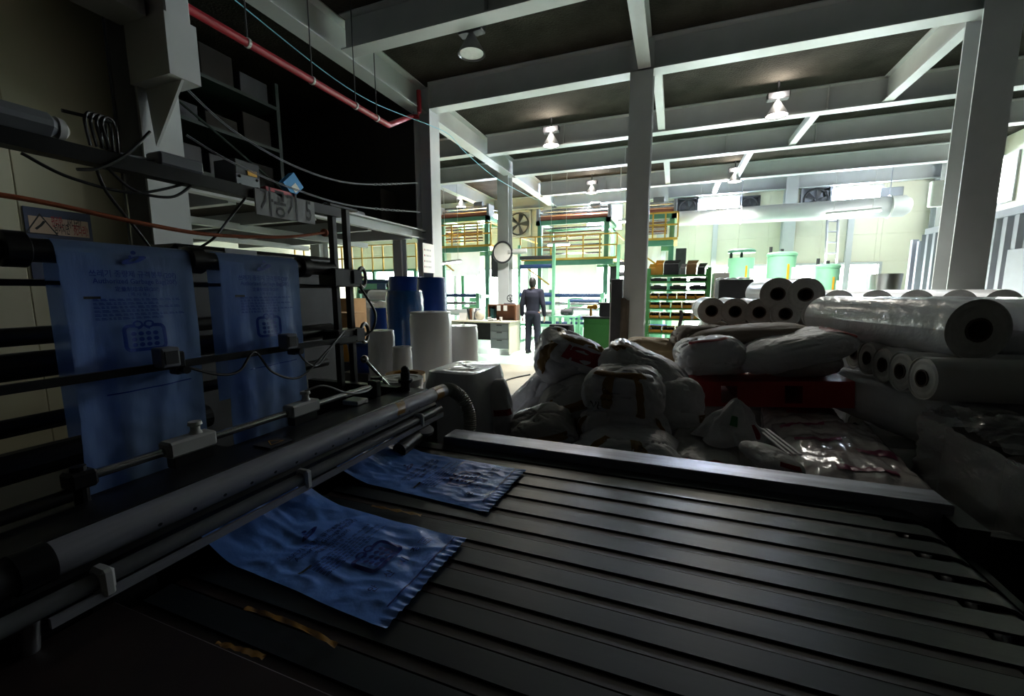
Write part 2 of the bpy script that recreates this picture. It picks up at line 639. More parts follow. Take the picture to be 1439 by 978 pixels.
def column_side(x, y, **k):
    """H-column whose flanges face along X"""
    m = MB(); h = .15
    m.box((x - h, y - h, 0), (x - h + .018, y + h, ZC)).box((x + h - .018, y - h, 0), (x + h, y + h, ZC)).box((x - h + .018, y - .008, 0), (x + h - .018, y + .008, ZC))
    m.box((x - h - .05, y - h - .05, 0), (x + h + .05, y + h + .05, .02))
    return struct('column', m, STEEL, k.get('label', 'grey steel column'))


YROW = (2.38, 6.40, 10.5, 14.6)
cl = PY(882, 200, 6.25).x
column(cl + .155, 6.40, label='light grey steel column beside the bin rack')
cr = PY(1357.5, 200, 6.25).x
column(cr + .16, 6.40, s=.32, label='heavy grey steel column behind the film rolls')
column_side(-4.10, YROW[0], label='grey steel column carrying a bracket at the panel wall')
column_side(-3.95, YROW[1], label='grey steel column at the mezzanine corner')
column(-4.2, YROW[2], label='grey steel column behind the office desk')
column(-4.2, YROW[3], label='grey steel column at the end wall behind the towers')
column(-.45, YROW[3], label='grey steel column at the end wall')
column(3.0, YROW[3], label='grey steel column between the two window groups')
column(6.4, YROW[3], label='grey steel column in the hall corner')
column(-8.6, 8.6, label='grey steel column seen under the mezzanine')


def beam_x(y, x0, x1, zb, w_=.2, name='beam', label='light grey cross beam under the deck', stiff=()):
    m = MB()
    m.box((x0, y - w_ / 2, zb), (x1, y + w_ / 2, zb + .016)).box((x0, y - w_ / 2, ZC - .016), (x1, y + w_ / 2, ZC)).box((x0, y - .006, zb + .016), (x1, y + .006, ZC - .016))
    for x in stiff:
        m.box((x - .005, y - w_ / 2, zb + .016), (x + .005, y + w_ / 2, ZC - .016))
    return struct(name, m, STEEL, label)


def beam_y(x, y0, y1, zb, w_=.2, label='light grey long girder under the deck'):
    m = MB()
    m.box((x - w_ / 2, y0, zb), (x + w_ / 2, y1, zb + .016)).box((x - w_ / 2, y0, ZC - .016), (x + w_ / 2, y1, ZC)).box((x - .006, y0, zb + .016), (x + .006, y1, ZC - .016))
    return struct('beam', m, STEEL, label)


HB = 4.30
beam_x(6.36, -3.8, XR, HB, .22, label='main cross girder between the front columns')
beam_x(4.53, -3.9, XR, HB, .2, label='dark cross beam over the machine carrying an unlit lamp', stiff=(-2, 0, 2))
beam_x(2.38, -3.8, XR, HB, .22, label='cross girder above the conveyor')
beam_x(8.75, -3.9, XR, HB, .2, label='first cross beam behind the main girder', stiff=(-2.2, 0, 2.2))
beam_x(10.55, -4.0, XR, HB, .2, label='second cross girder at the desk column', stiff=(-1.2, 0.9, 2.5))
beam_x(12.95, -4.0, XR, HB, .2, label='third cross beam before the end wall', stiff=(-2, 1.5))
beam_x(14.7, XL, XR, HB, .2, label='last cross beam along the end wall')
beam_x(10.55, XL, -4.2, HB, .2, label='cross girder in the far bay beyond the desk column')
beam_x(8.6, XL, -4.2, HB, .2, label='cross beam in the far bay above the mezzanine end')
beam_y(-4.05, YF, YB, HB, .24, label='long girder along the column row')
beam_y(-8.6, 6.5, YB, HB, .22, label='long girder in the far bay')
beam_y(-6.3, 6.5, YB, HB, .2, label='long beam between the girders of the far bay')
beam_y(-.5, YF, 6.3, HB + .02, .16, label='short dark tie beam running over the front column')
beam_y(cr + .1, 6.5, 8.7, HB + .02, .14, label='short tie beam behind the heavy column')
for k, (a, b, c) in enumerate(((2.1, 8.8, 10.5), (1.4, 10.6, 12.9), (1.0, 13.0, 14.6), (-.35, 6.5, 8.7), (-.3, 10.6, 12.9))):
    struct('beam', MB().box((a - .06, b, HB + .03), (a + .06, c, HB + .15)), STEEL, 'short light tie between two cross beams')

# bracket hanging on the near column, with plate and box
bm_ = MB().box((-3.97, 2.2, 2.98), (-3.5, 2.42, 3.40)).box((-3.97, 2.22, 3.40), (-3.52, 2.40, 4.3), ch=.01)
bk = struct('beam', bm_, STEEL, 'stub beam bracket welded to the near column')
struct('beam', MB().prism([(-3.95, 2.98), (-3.52, 2.98), (-3.90, 2.55)], 1, 2.29, 2.31), STEEL, 'triangular gusset under the stub beam')
struct('beam', MB().box((-4.0, -2.5, 3.40), (-3.7, 2.2, 3.75)), STEEL, 'runway beam on the near column bracket')

# mezzanine bay
MZ0, MZ1 = 2.27, 2.42
mz = struct('floor_mezzanine', MB().box((-8, 2.5, MZ1 - .02), (-4.02, 6.45, MZ1)), DARKWALL, 'mezzanine deck above the store')
struct('beam', MB().box((-4.05, 2.5, MZ0), (-4.03, 6.3, MZ1)).box((-4.03, 2.5, MZ1 - .02), (-3.95, 6.3, MZ1)).box((-4.03, 2.5, MZ0), (-3.95, 6.3, MZ0 + .02)), STEEL, 'pale channel edge beam of the mezzanine')
for k in range(4):
    yk = 3.0 + k * 1.0
    struct('beam', MB().box((-8, yk - .04, MZ0 - .02), (-4.06, yk + .04, MZ1 - .02)), STEEL, 'joist under the mezzanine deck')
for xk in (-5.3, -6.7):
    struct('beam', MB().box((xk - .05, 2.5, MZ0 - .08), (xk + .05, 6.4, MZ0 + .0)), STEEL, 'long joist under the mezzanine deck')
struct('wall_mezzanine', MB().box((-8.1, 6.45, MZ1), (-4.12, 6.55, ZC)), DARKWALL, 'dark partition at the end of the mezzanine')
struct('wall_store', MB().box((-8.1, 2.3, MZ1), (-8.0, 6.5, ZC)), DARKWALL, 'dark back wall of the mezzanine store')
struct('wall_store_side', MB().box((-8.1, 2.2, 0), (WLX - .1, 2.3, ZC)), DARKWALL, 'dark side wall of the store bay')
column(-4.35, 6.1, 0, MZ0, s=.16, label='slim post under the mezzanine corner')

# container-like grey cabin by the side wall
CABX = 5.1
cz = 2.62
m = MB()
y = 8.6
while y < 12.0:
    for (d0, d1, a, b) in ((0, 0, 0, .09), (0, .06, .09, .13), (.06, .06, .13, .22), (.06, 0, .22, .26)):
        m.add([(CABX + d0, y + a, 0), (CABX + d1, y + b, 0), (CABX + d1, y + b, cz), (CABX + d0, y + a, cz)], [(0, 1, 2, 3)])
    y += .26
m.box((CABX + .07, 8.6, 0), (XR - .02, 12.0, cz - .02))
cabin = thing('storage_cabin', 'grey corrugated steel storage cabin with a door against the side wall', 'cabin', (5.8, 10.2, 0))
obj('shell', m, CORR, cabin)
obj('roof_edge', MB().box((CABX - .04, 8.55, cz - .02), (XR - .02, 12.05, cz + .1)), CORR, cabin)
dh = PX(1413, 418, CABX - .03)
door = obj('door', MB().box((CABX - .03, dh.y - 1.0, .05), (CABX + .0, dh.y + .12, 2.05), ch=.006), CORR, cabin)
obj('handle', MB().cyl((CABX - .03, dh.y, dh.z), (CABX - .09, dh.y, dh.z), .022).ball((CABX - .1, dh.y, dh.z), .035), CHROME, door, smooth=True)
cb2 = thing('storage_cabin', 'narrow grey corrugated cabin end showing behind the heavy column', 'cabin', (5.9, 12.9, 0))
p = PX(1299, 327, 5.6)
m = MB()
y = 12.25
while y < 13.7:
    for (d0, d1, a, b) in ((0, 0, 0, .09), (0, .06, .09, .13), (.06, .06, .13, .22), (.06, 0, .22, .26)):
        m.add([(5.6 + d0, y + a, 0), (5.6 + d1, y + b, 0), (5.6 + d1, y + b, 2.6), (5.6 + d0, y + a, 2.6)], [(0, 1, 2, 3)])
    y += .26
m.box((5.67, 12.25, 0), (XR - .02, 13.8, 2.58))
obj('shell', m, CORR, cb2)
obj('corner_post', MB().box((5.56, 13.75, 0), (5.68, 13.87, 2.66)), CORR, cb2)


# ------------------------------------------------------------------ lamps
def bay_lamp(px, py, lit, label, y=None, zdrop=.52, tilt=0.):
    a = PZ(px, py, ZC)
    o = thing('bay_lamp', label, 'lamp', (a.x, a.y, ZC - zdrop), 'high bay lamps under the deck')
    x, y, z = a.x, a.y, ZC - zdrop
    obj('stem', MB().cyl((x, y, ZC), (x, y, ZC - .17), .015, seg=8), DARK, o)
    obj('ballast', MB().box((x - .16, y - .07, ZC - .28), (x + .16, y + .07, ZC - .17), ch=.015), DARK, o)
    obj('yoke', MB().cyl((x, y, ZC - .28), (x, y, z + .18), .035, seg=10), ALU, o, smooth=True)
    R = MB().lathe((x, y, z), (x, y, z + .2), [(0, .165), (.05, .16), (.5, .11), (.9, .06), (1, .05), (.9, .045), (.5, .1), (.05, .15), (0, .155)], 24, False)
    obj('reflector', R, ALU, o, smooth=True)
    obj('bulb', MB().lathe((x, y, z + .012), (x, y, z + .10), [(0, .14), (.6, .10), (1, .06)], 24), BULB if lit else FILMEND, o)
    if lit:
        l = bpy.data.lights.new('lamp_light', 'SPOT')
        l.energy = LAMP_W
        l.color = (1, .98, .93)
        l.spot_size = math.radians(128)
        l.spot_blend = .6
        l.shadow_soft_size = .14
        lo = bpy.data.objects.new('lamp_light', l); COL.objects.link(lo)
        lo.parent = o
        lo.location = (0, 0, -.02)
        g = bpy.data.lights.new('lamp_uplight', 'POINT')
        g.energy = LAMP_W * .02
        g.color = (1, .93, .8)
        g.shadow_soft_size = .02
        go = bpy.data.objects.new('lamp_uplight', g); COL.objects.link(go)
        go.parent = o
        go.location = (.0, -.1, .26)
    return o


bay_lamp(775, 165, True, 'lit bay lamp in front of the first cross beam near the long girder')
bay_lamp(1095, 114, True, 'lit bay lamp between the two front columns, under the first cross beam')
bay_lamp(832, 245, True, 'small lit bay lamp above the middle film tower')
bay_lamp(1034, 226, True, 'small lit bay lamp above the bin rack, before the windows')
bay_lamp(648, 268, True, 'small lit bay lamp in the far bay above the first film tower')
bay_lamp(662, 12, False, 'unlit bay lamp with an open reflector under the dark cross beam', zdrop=.5)
bay_lamp(292, 92, False, 'unlit bay lamp hanging in the dark mezzanine store')


def strip_light(p0, p1, label):
    p0, p1 = Vector(p0), Vector(p1)
    o = thing('strip_light', label, 'lamp', (p0 + p1) / 2, 'fluorescent strip lights')
    up = Vector((0, 0, .05))
    obj('housing', MB().cyl(p0 + up, p1 + up, .035, seg=6), WHITEPL, o)
    obj('tube', MB().cyl(p0, p1, .02, seg=8), TUBE_GLOW, o)
    for t in (.15, .85):
        c = p0.lerp(p1, t)
        obj('hanger', MB().cyl(c + up, (c.x, c.y, ZC), .006, seg=6), WHITEPL, o)
    return o


strip_light(PY(1160, 303, 13.3), PY(1238, 296, 13.3), 'long lit strip light under the duct near the ladder')
strip_light(PY(975, 314, 13.3), PY(1030, 310, 13.3), 'lit strip light under the duct above the bin rack')
strip_light(PY(770, 345, 11.2), PY(800, 344, 11.2), 'lit strip light on the railing of the middle film tower')
strip_light(PY(622, 371, 11.0), PY(648, 368, 11.0), 'lit strip light on the first film tower')
strip_light(PY(868, 313, 11.2), PY(886, 311, 11.2), 'short lit strip light on the film tower behind the front column')

# duct along the end wall
o = thing('air_duct', 'long grey round duct hung along the end wall below the windows', 'duct', (3, 13.7, 2.8))
a, b = PY(925, 309, 13.7), PY(1278, 289, 13.7)
obj('pipe', MB().lathe(a, b, [(0, .2), (.98, .26), (1, .18)], 20), STEEL, o, smooth=True)
for t in (.37, .93):
    c = a.lerp(b, t); r_ = .2 + .06 * t + .012
    obj('strap', MB().ring(c, b - a, r_, .025, 24, 6), WHITEPL, o)
    obj('hanger', MB().cyl(c + Vector((0, 0, r_)), (c.x, c.y, HB + .3), .012, seg=6), GREY, o)


def wall_fan(px, py, s, label, m_=GREY, Y=None):
    c = PY(px, py, YB - .06)
    o = thing('wall_fan', label, 'fan', (c.x, c.y, c.z - s / 2), 'extractor fans in the end wall')
    x, y, z = c
    fr = MB()
    h = s / 2
    for (p, q) in (((-h, -h), (h, -h + .05)), ((-h, h - .05), (h, h)), ((-h, -h), (-h + .05, h)), ((h - .05, -h), (h, h))):
        fr.box((x + p[0], y - .06, z + p[1]), (x + q[0], y + .05, z + q[1]))
    obj('housing', fr.box((x - h, y + .03, z - h), (x + h, y + .05, z + h)), m_, o)
    obj('shroud', MB().ring((x, y - .04, z), (0, 1, 0), h * .8, .025), DARK, o)
    for k in range(5):
        an = 2 * PI * k / 5
        e = Vector((math.cos(an), 0, math.sin(an))); t = Vector((-e.z, 0, e.x))
        c0 = Vector((x, y - .02, z))
        obj('blade', MB().add([c0 + e * .05 - t * .03, c0 + e * h * .75 - t * .09 + Vector((0, .03, 0)), c0 + e * h * .75 + t * .09 - Vector((0, .03, 0)), c0 + e * .05 + t * .03], [(0, 1, 2, 3)]), DARK, o)
    obj('hub', MB().cyl((x, y - .06, z), (x, y, z), .05, seg=10), DARK, o)
    return o


wall_fan(966, 293, .62, 'dark extractor fan at the end of the window above the bin rack', DARK)
wall_fan(1053, 289, .55, 'dark extractor fan between a bright window and the wall column', DARK)
wall_fan(1146, 281, .75, 'grey extractor fan beside the window above the ladder')
wall_fan(729, 315, .95, 'pale square extractor fan on the bare wall beside the desk column', WHITEPL)
p0, p1 = PY(1238, 264, YB - .05), PY(1268, 285, YB - .05)
tag(obj('blank_panel', MB().box((p0.x, YB - .05, p1.z), (p1.x, YB - .01, p0.z), ch=.01), GREY), 'dark grey blank panel beside the bright window above the ladder', 'panel')
q = PY(1320, 272, 12.5)
tag(obj('wall_box', MB().box((q.x - .16, 12.45, q.z - .28), (q.x + .16, 12.6, q.z + .28), ch=.02).cyl((q.x + .1, 12.5, q.z + .28), (q.x + .1, 12.5, HB), .015, seg=6), PAPER), 'white box hung on a rod behind the heavy column', 'box')

# services in the mezzanine mouth
a, b = PX(258, 8, -3.6), PX(537.8, 171, -3.6)
o = thing('sprinkler_pipe', 'red painted sprinkler pipe running along the girder', 'pipe', (a + b) / 2)
ds = (b - a).normalized()
a2 = a - ds * .6
e1 = PY(588, 164, 6.15)
obj('pipe', MB().tube([a2, b, b + ds * .12, e1 + Vector((-.1, -.05, 0)), e1, e1 + Vector((.02, 0, .06)), (e1.x + .02, e1.y, HB + .25)], .036, 12), REDPIPE, o, smooth=True)
for t in (.22, .52, .79, .95):
    c = a.lerp(b, t)
    obj('clamp', MB().cyl(c - ds * .012, c + ds * .012, .042, seg=12), WHITEPL, o)
    obj('hanger_rod', MB().cyl(c + Vector((0, 0, .03)), (c.x, c.y, ZC), .006, seg=6), DARK, o)
pts = [PX(330, 0, -3.7), PX(455, 100, -3.7), PX(520, 142, -3.7), PX(575, 165, -3.68), PY(604, 176, 5.95), PY(632, 190, 6.7), PY(655, 215, 7.4), PY(700, 252, 8.8), PY(752, 280, 11.0), PY(757, 281, 11.1), PY(760, 330, 11.1), PY(762, 362, 11.1)]
tag(obj('nylon_line', MB().tube(pts, .005, 6, smooth=5), CYAN), 'thin light blue cord strung along the long girder', 'line')


def chain(pts, label):
    P = catmull([Vector(q) for q in pts], 14)
    m = MB()
    for i in range(len(P) - 1):
        d = (P[i + 1] - P[i]); L_ = d.length
        n = max(1, int(L_ / .06))
        for k in range(n):
            c0 = P[i] + d * (k / n); c1 = P[i] + d * ((k + 1.15) / n)
            s = d.orthogonal().normalized() * (.012 if k % 2 else .006)
            m.tube([c0 - s, c1 - s], .004, 5); m.tube([c0 + s, c1 + s], .004, 5)
    return tag(obj('safety_chain', m, GREY, fixn=False), label, 'chain', 'safety chains across the mezzanine')


chain([PX(255, 118, -3.8), PX(330, 185, -3.8), PX(420, 236, -3.8), PX(500, 258, -3.8), PX(587, 257, -3.86)], 'upper sagging safety chain across the mezzanine opening')
chain([PX(262, 190, -3.9), PX(330, 230, -3.8), PX(420, 268, -3.8), PX(500, 290, -3.8), PX(590, 298, -3.86)], 'lower sagging safety chain across the mezzanine opening')
# ================================================================== conveyor table
T = .77
BX0, BX1 = -.995, .70
conv = thing('conveyor_table', 'dark slatted belt conveyor table with finished blue bags on it', 'conveyor', (-.1, .85, 0))
PER = .0862
gaps = [1.475 - PER * k for k in range(15)]
obj('bed_plate', MB().box((BX0, .12, T - .035), (BX1 - .12, 1.49, T - .012)), BED, conv)
# belts: each runs over the end roller
RB = .055


def belt(y0, y1):
    prof = [(BX0, T)]
    prof.append((BX1 - RB, T))
    for k in range(1, 9):
        a = PI / 2 - PI * k / 8
        prof.append((BX1 - RB + RB * math.cos(a), T - RB + RB * math.sin(a)))
    prof.append((BX0, T - 2 * RB))
    m = MB()
    n = len(prof)
    th = .006
    vs = []
    for (x, z) in prof:
        vs += [Vector((x, y0, z)), Vector((x, y1, z))]
    cx = BX1 - RB
    inner = []
    for i, (x, z) in enumerate(prof):
        if x <= cx + 1e-6:
            q = (x, z - th if z > T - RB else z + th)
        else:
            dx, dz = x - cx, z - (T - RB)
            l = math.hypot(dx, dz)
            q = (cx + dx * (l - th) / l, T - RB + dz * (l - th) / l)
        inner += [Vector((q[0], y0, q[1])), Vector((q[0], y1, q[1]))]
    m.add(vs + inner, [(2 * i, 2 * i + 1, 2 * i + 3, 2 * i + 2) for i in range(n - 1)] + [(2 * n + 2 * i, 2 * n + 2 * i + 2, 2 * n + 2 * i + 3, 2 * n + 2 * i + 1) for i in range(n - 1)]
          + [(2 * i, 2 * i + 2, 2 * n + 2 * i + 2, 2 * n + 2 * i) for i in range(n - 1)] + [(2 * i + 1, 2 * n + 2 * i + 1, 2 * n + 2 * i + 3, 2 * i + 3) for i in range(n - 1)])
    return m


for k in range(len(gaps) - 1):
    y1 = gaps[k] - .006
    y0 = y1 - .054
    obj('belt', belt(y0, y1), BELT, conv, smooth=True)
    obj('bed_slat', MB().prism([(BX0, T - .012), (BX1 - .2, T - .012), (BX1 - .18, T - .03), (BX0, T - .03)], 1, gaps[k + 1] - .004, y0 - .002), BED, conv)
    sl = MB().prism([(BX0, T - .004), (BX1 - .13, T - .004), (BX1 - .105, T - .03), (BX0, T - .03)], 1, gaps[k + 1] + .001, y0 - .003)
    obj('bed_slat', sl, BED, conv)
obj('end_roller', MB().cyl((BX1 - RB, .14, T - RB), (BX1 - RB, 1.475, T - RB), RB - .008, seg=20), BLACKR, conv, smooth=True)
obj('side_rail', MB().box((-.87, 1.47, T - .09), (.76, 1.575, .803), ch=.004), RAILB, conv)
obj('end_guard', MB().box((.735, .1, T - .22), (.755, 1.5, T - .06)).box((.735, 1.40, T - .2), (.80, 1.58, T + .005)), BLACK, conv)
obj('side_skirt', MB().box((-1.0, 1.49, .2), (.72, 1.53, T - .09)), BLACK, conv)
for (x, y) in ((-.9, .2), (-.9, 1.5), (.6, .2), (.6, 1.5)):
    obj('leg', MB().box((x - .035, y - .035, 0), (x + .035, y + .035, T - .12)), BLACK, conv)
obj('cross_frame', MB().box((-.9, .17, .3), (.6, .23, .36)).box((-.9, 1.47, .3), (.6, 1.53, .36)), BLACK, conv)
# black guard plates past the table end
gd = thing('guard_plate', 'black steel guard plates past the rounded end of the conveyor', 'guard', (1.0, 1.3, 0))
obj('plate', MB().box((.80, 1.46, 0), (1.6, 1.48, .735)), BLACK, gd)
obj('plate', MB().box((1.02, 1.20, 0), (1.6, 1.22, .715)).box((1.0, 1.2, .70), (1.6, 1.32, .715)), BLACK, gd)
cov = thing('cover_plate', 'dark brown cover plate with a bright edge at the near end of the belts', 'cover', (-.75, .3, 0))
obj('plate', MB().box((-1.0, -.25, T + .012), (-.16, .425, T + .03), ch=.004), BED, cov)
obj('leg', MB().box((-.98, .1, 0), (-.93, .15, T + .012)), BLACK, cov)
obj('leg', MB().box((-.25, .1, 0), (-.2, .15, T + .012)), BLACK, cov)
# brown tape scraps on the belts
for k, (pts, lab) in enumerate((([(345, 856), (385, 868), (430, 886), (473, 909)], 'long torn strip of yellow-brown tape lying between the belts'),
                               ([(523, 712), (560, 719), (592, 725)], 'short twisted strip of brown tape between the two blue bags'),
                               ([(305, 905), (340, 915), (372, 925)], 'crumpled piece of brown tape beside the cover plate'))):
    c = catmull([PZ(x, y, T + .006) for x, y in pts], 6)
    m = MB()
    m.grid(lambda u, v, c=c: c[min(len(c) - 1, int(u * (len(c) - 1) + .5))] + Vector((.0, (v - .5) * (.010) * (1 + .9 * noise.noise(Vector((u * 9, k * 3.1, 0)))), .002 * math.sin(u * 23 + v * 3) + .003)), len(c) - 1, 2)
    tag(obj('tape_scrap', m, TAPE, smooth=True, fixn=False), lab, 'tape', 'tape scraps on the conveyor')


# ================================================================== blue bags
def emblem(fn, m, at, s):
    put2d(m, disc2d(-.0 * s, .62 * s, .2 * s, .17 * s), fn, at)
    put2d(m, disc2d(-.28 * s, .28 * s, .12 * s, .1 * s), fn, at)
    # tilted leaf with an open swoosh
    pts = []
    for k in range(15):
        a = PI * 2 * k / 15
        pts.append((1.0 * s * math.cos(a), .26 * s * math.sin(a)))
    c, sn = math.cos(.33), math.sin(.33)
    outer = [(x * c - y * sn, x * sn + y * c) for x, y in pts]
    c2, sn2 = math.cos(.5), math.sin(.5)
    inner = [(.0 * s + .45 * (x * c2 - y * sn2), .06 * s + .42 * (x * sn2 + y * c2)) for x, y in pts]
    n = len(outer)
    put2d(m, (outer + inner, [(i, (i + 1) % n, n + (i + 1) % n, n + i) for i in range(n)]), fn, at)


def giftbox(fn, m, at, s):
    """rounded basket outline with a bow and three rows of dots"""
    pts = []
    w_, h_, r = .5 * s, .36 * s, .13 * s
    for (cx, cy, a0) in ((-w_ + r, h_ - r, PI / 2), (-w_ + r, -h_ + r, PI), (w_ - r, -h_ + r, 1.5 * PI), (w_ - r, h_ - r, 0)):
        for k in range(5):
            a = a0 + PI / 2 * k / 4
            pts.append((cx + r * math.cos(a), cy + r * math.sin(a)))
    pts = [(-.2 * s, h_)] + pts + [(.2 * s, h_)]
    put2d(m, stroke2d(pts, .1 * s), fn, at)
    for sx in (-1, 1):
        loop = [(sx * (.03 * s + .11 * s * (1 - math.cos(a))), h_ + .04 * s + .09 * s * math.sin(a)) for a in [2 * PI * k / 12 for k in range(12)]]
        put2d(m, stroke2d(loop, .05 * s, True), fn, at)
        put2d(m, stroke2d([(0, h_ + .02 * s), (sx * .07 * s, h_ - .06 * s), (sx * .15 * s, h_ - .1 * s)], .05 * s), fn, at)
    for j in range(3):
        for i in range(4):
            put2d(m, disc2d((-.27 + .18 * i) * s, (.12 - .165 * j) * s, .07 * s, .065 * s, 0, 10), fn, at)


def bag_print(fn, o, w_, tail):
    """fn(u, v): u across, v along measured from the emblem downwards; w_ printed width"""
    m = MB()
    emblem(fn, m, (0, 0), .033)
    t = text2d('쓰레기 종량제 규격봉투(20ℓ)', .021)
    sx = w_ / (max(q[0] for q in t[0]) - min(q[0] for q in t[0]))
    put2d(m, t, fn, (0, -.042), scx=sx)
    t = text2d('Authorized Garbage Bag(20ℓ)', .02)
    sx = w_ * .97 / (max(q[0] for q in t[0]) - min(q[0] for q in t[0]))
    put2d(m, t, fn, (.003, -.0615), scx=sx)
    t = text2d('定量制垃圾袋(20ℓ)', .015)
    put2d(m, t, fn, (.0, -.084), scx=.9)
    put2d(m, text2d('( 재 사 용 )', .012), fn, (0, -.099))
    obj('lettering', m, INK2 if not tail else INK, o, fixn=False)
    m = MB()
    rr = random.Random(5)
    for k in range(6):
        y = -.113 - .0105 * k
        x = -w_ / 2
        while x < w_ / 2 - (.0 if k % 2 == 0 else .06):
            l = .006 + .012 * rr.random()
            put2d(m, ([(x, y - .0028), (x + l, y - .0028), (x + l, y - .0008), (x, y - .0008)], [(0, 1, 2, 3)]), fn, mx=.03)
            put2d(m, ([(x, y + .0008), (x + l * .8, y + .0008), (x + l * .8, y + .0028), (x, y + .0028)], [(0, 1, 2, 3)]), fn, mx=.03)
            x += l + .003
    obj('small_print', m, INK2 if not tail else INK, o, fixn=False)
    m = MB()
    giftbox(fn, m, (.0, -.224), .098)
    obj('basket_emblem', m, INK2 if not tail else INK, o, fixn=False)
    m = MB()
    put2d(m, ([(-.125, -.103), (-.088, -.103), (-.088, -.110), (-.125, -.110)], [(0, 1, 2, 3)]), fn)
    obj('code_bar', m, INKK, o, fixn=False)
    m = MB()
    if tail:
        for k, ch in enumerate('안산시장'):
            put2d(m, text2d(ch, .024), fn, (-.09 + .05 * k, -.293))
        put2d(m, stroke2d([(.085, -.281), (.085, -.305), (.109, -.305), (.109, -.281)], .0035, True), fn)
        for k in range(3):
            put2d(m, stroke2d([(.090, -.286 - .007 * k), (.105, -.286 - .007 * k)], .002), fn)
        put2d(m, stroke2d([(-.12 + .02 * k, -.353) for k in range(14)], .004), fn)
        obj('end_print', m, INK, o, fixn=False)
    else:
        put2d(m, stroke2d([(-.10 + .02 * k, -.378 + .0005 * k) for k in range(12)], .0035), fn)
        obj('seal_line', m, INK2, o, fixn=False)


def hanging_bag(y0, y1, pc, zb, seed, label):
    """film web hung over the upper roller at X -1.5"""
    X0, ZT = -1.5, 1.505
    R = .033
    L_ = ZT - zb

    def surf(u, v, off=0.):
        """u metres from y0, v metres down from the tangent point on the camera side"""
        y = y0 + u
        fl = min(1, max(0, v) / .25)
        ww = .5 + .9 * max(0, v) / L_
        k = (.0035 * math.sin(u * 62 + seed) + .004 * math.sin(u * 23 + seed * 2.1 + v * 3) + .006 * noise.noise(Vector((u * 14 + seed, v * 3.2, seed))) + .003 * noise.noise(Vector((u * 30, v * 22, seed + 5)))) * fl * ww
        ysq = (u - (y1 - y0) / 2) * .0 * v
        return Vector((X0 + R + k + off, y + ysq + .008 * noise.noise(Vector((v * 2, seed, u))) * fl, ZT - v))

    o = thing('blue_bag_web', label, 'plastic bag', (X0, (y0 + y1) / 2, zb), 'blue bag webs hanging in the machine')
    m = MB()
    W_ = y1 - y0
    nu, nv = 60, 70
    m.grid(lambda a, b: surf(a * W_, b * L_), nu, nv)
    # over the roller and a short fall behind
    m.grid(lambda a, b: Vector((X0 + R * math.cos(b * PI), y0 + a * W_, ZT + R * math.sin(b * PI))), nu, 10)
    m.grid(lambda a, b: Vector((X0 - R, y0 + a * W_, ZT - b * .5)), 12, 6)
    obj('film', m, BLUEFILM, o, smooth=True, fixn=False)
    # folded gusset edge lying on the front
    m = MB()
    m.grid(lambda a, b: surf(W_ * (.0 + a * .27), b * L_, .004), 12, 70)
    obj('gusset', m, BLUEFILM, o, smooth=True, fixn=False)
    bag_print(lambda a, b: surf(pc - y0 + a, ZT - (1.492 + b), .0065), o, .212, False)
    return o


hanging_bag(.603, .926, .767, .80, 1.3, 'blue printed garbage bag web on the roller, beside the cream wall and poster')
hanging_bag(1.017, 1.348, 1.185, .84, 4.7, 'blue printed garbage bag web hanging from the roller beside the black posts')


def table_bag(y0, y1, x_end, pxc, seed, label, skew):
    x0 = -1.16

    def surf(u, v, off=0.):
        """u: 0..1 across (small Y first); v: world X"""
        t = (v - x0) / (x_end - x0)
        wd = (y1 - y0) * (1.0 - .03 * math.sin(t * PI))
        yy = y0 + (y1 - y0) / 2 + (u - .5) * wd + skew * (v - x_end) + .004 * noise.noise(Vector((v * 9, seed, u * 2)))
        xx = v + .010 * (u - .5)
        n1 = noise.noise(Vector((v * 6, yy * 7, seed)))
        n2 = noise.noise(Vector((v * 16 + n1, yy * 13, seed + 3)))
        n3 = 1 - abs(noise.noise(Vector((v * 10, yy * 24, seed + 7)))) * 2
        edge = min(1, min(u, 1 - u) * 9)
        z = T + .004 + (.006 * abs(n1) + .003 * abs(n2) + .0035 * max(0, n3)) * (.35 + .65 * edge)
        hem = max(0, 1 - (x_end - v) / .035)
        z += hem * .0022 * (1 + math.sin(u * 95 + seed))
        rise = max(0, (-.90 - v) / .26)
        z += .095 * rise ** 1.6 + .03 * rise * abs(math.sin(u * 7 + seed))
        return Vector((xx, yy, z + off))

    o = thing('finished_bag', label, 'plastic bag', ((x0 + x_end) / 2, (y0 + y1) / 2, T), 'blue bags on the conveyor')
    m = MB()
    m.grid(lambda a, b: surf(a, x0 + (x_end - x0) * b), 70, 120)
    obj('film', m, BLUEFILM2, o, smooth=True, fixn=False)
    W_ = y1 - y0
    bag_print(lambda a, b: surf(.5 + (a + .005) / W_, pxc - b, .0028), o, .2, True)
    return o


table_bag(.575, .888, -.468, -.852, 2.0, 'blue printed garbage bag lying on the belts, nearer the cover plate', -.06)
table_bag(1.025, 1.335, -.462, -.852, 9.0, 'blue printed garbage bag lying on the belts beside the dark side rail', -.05)

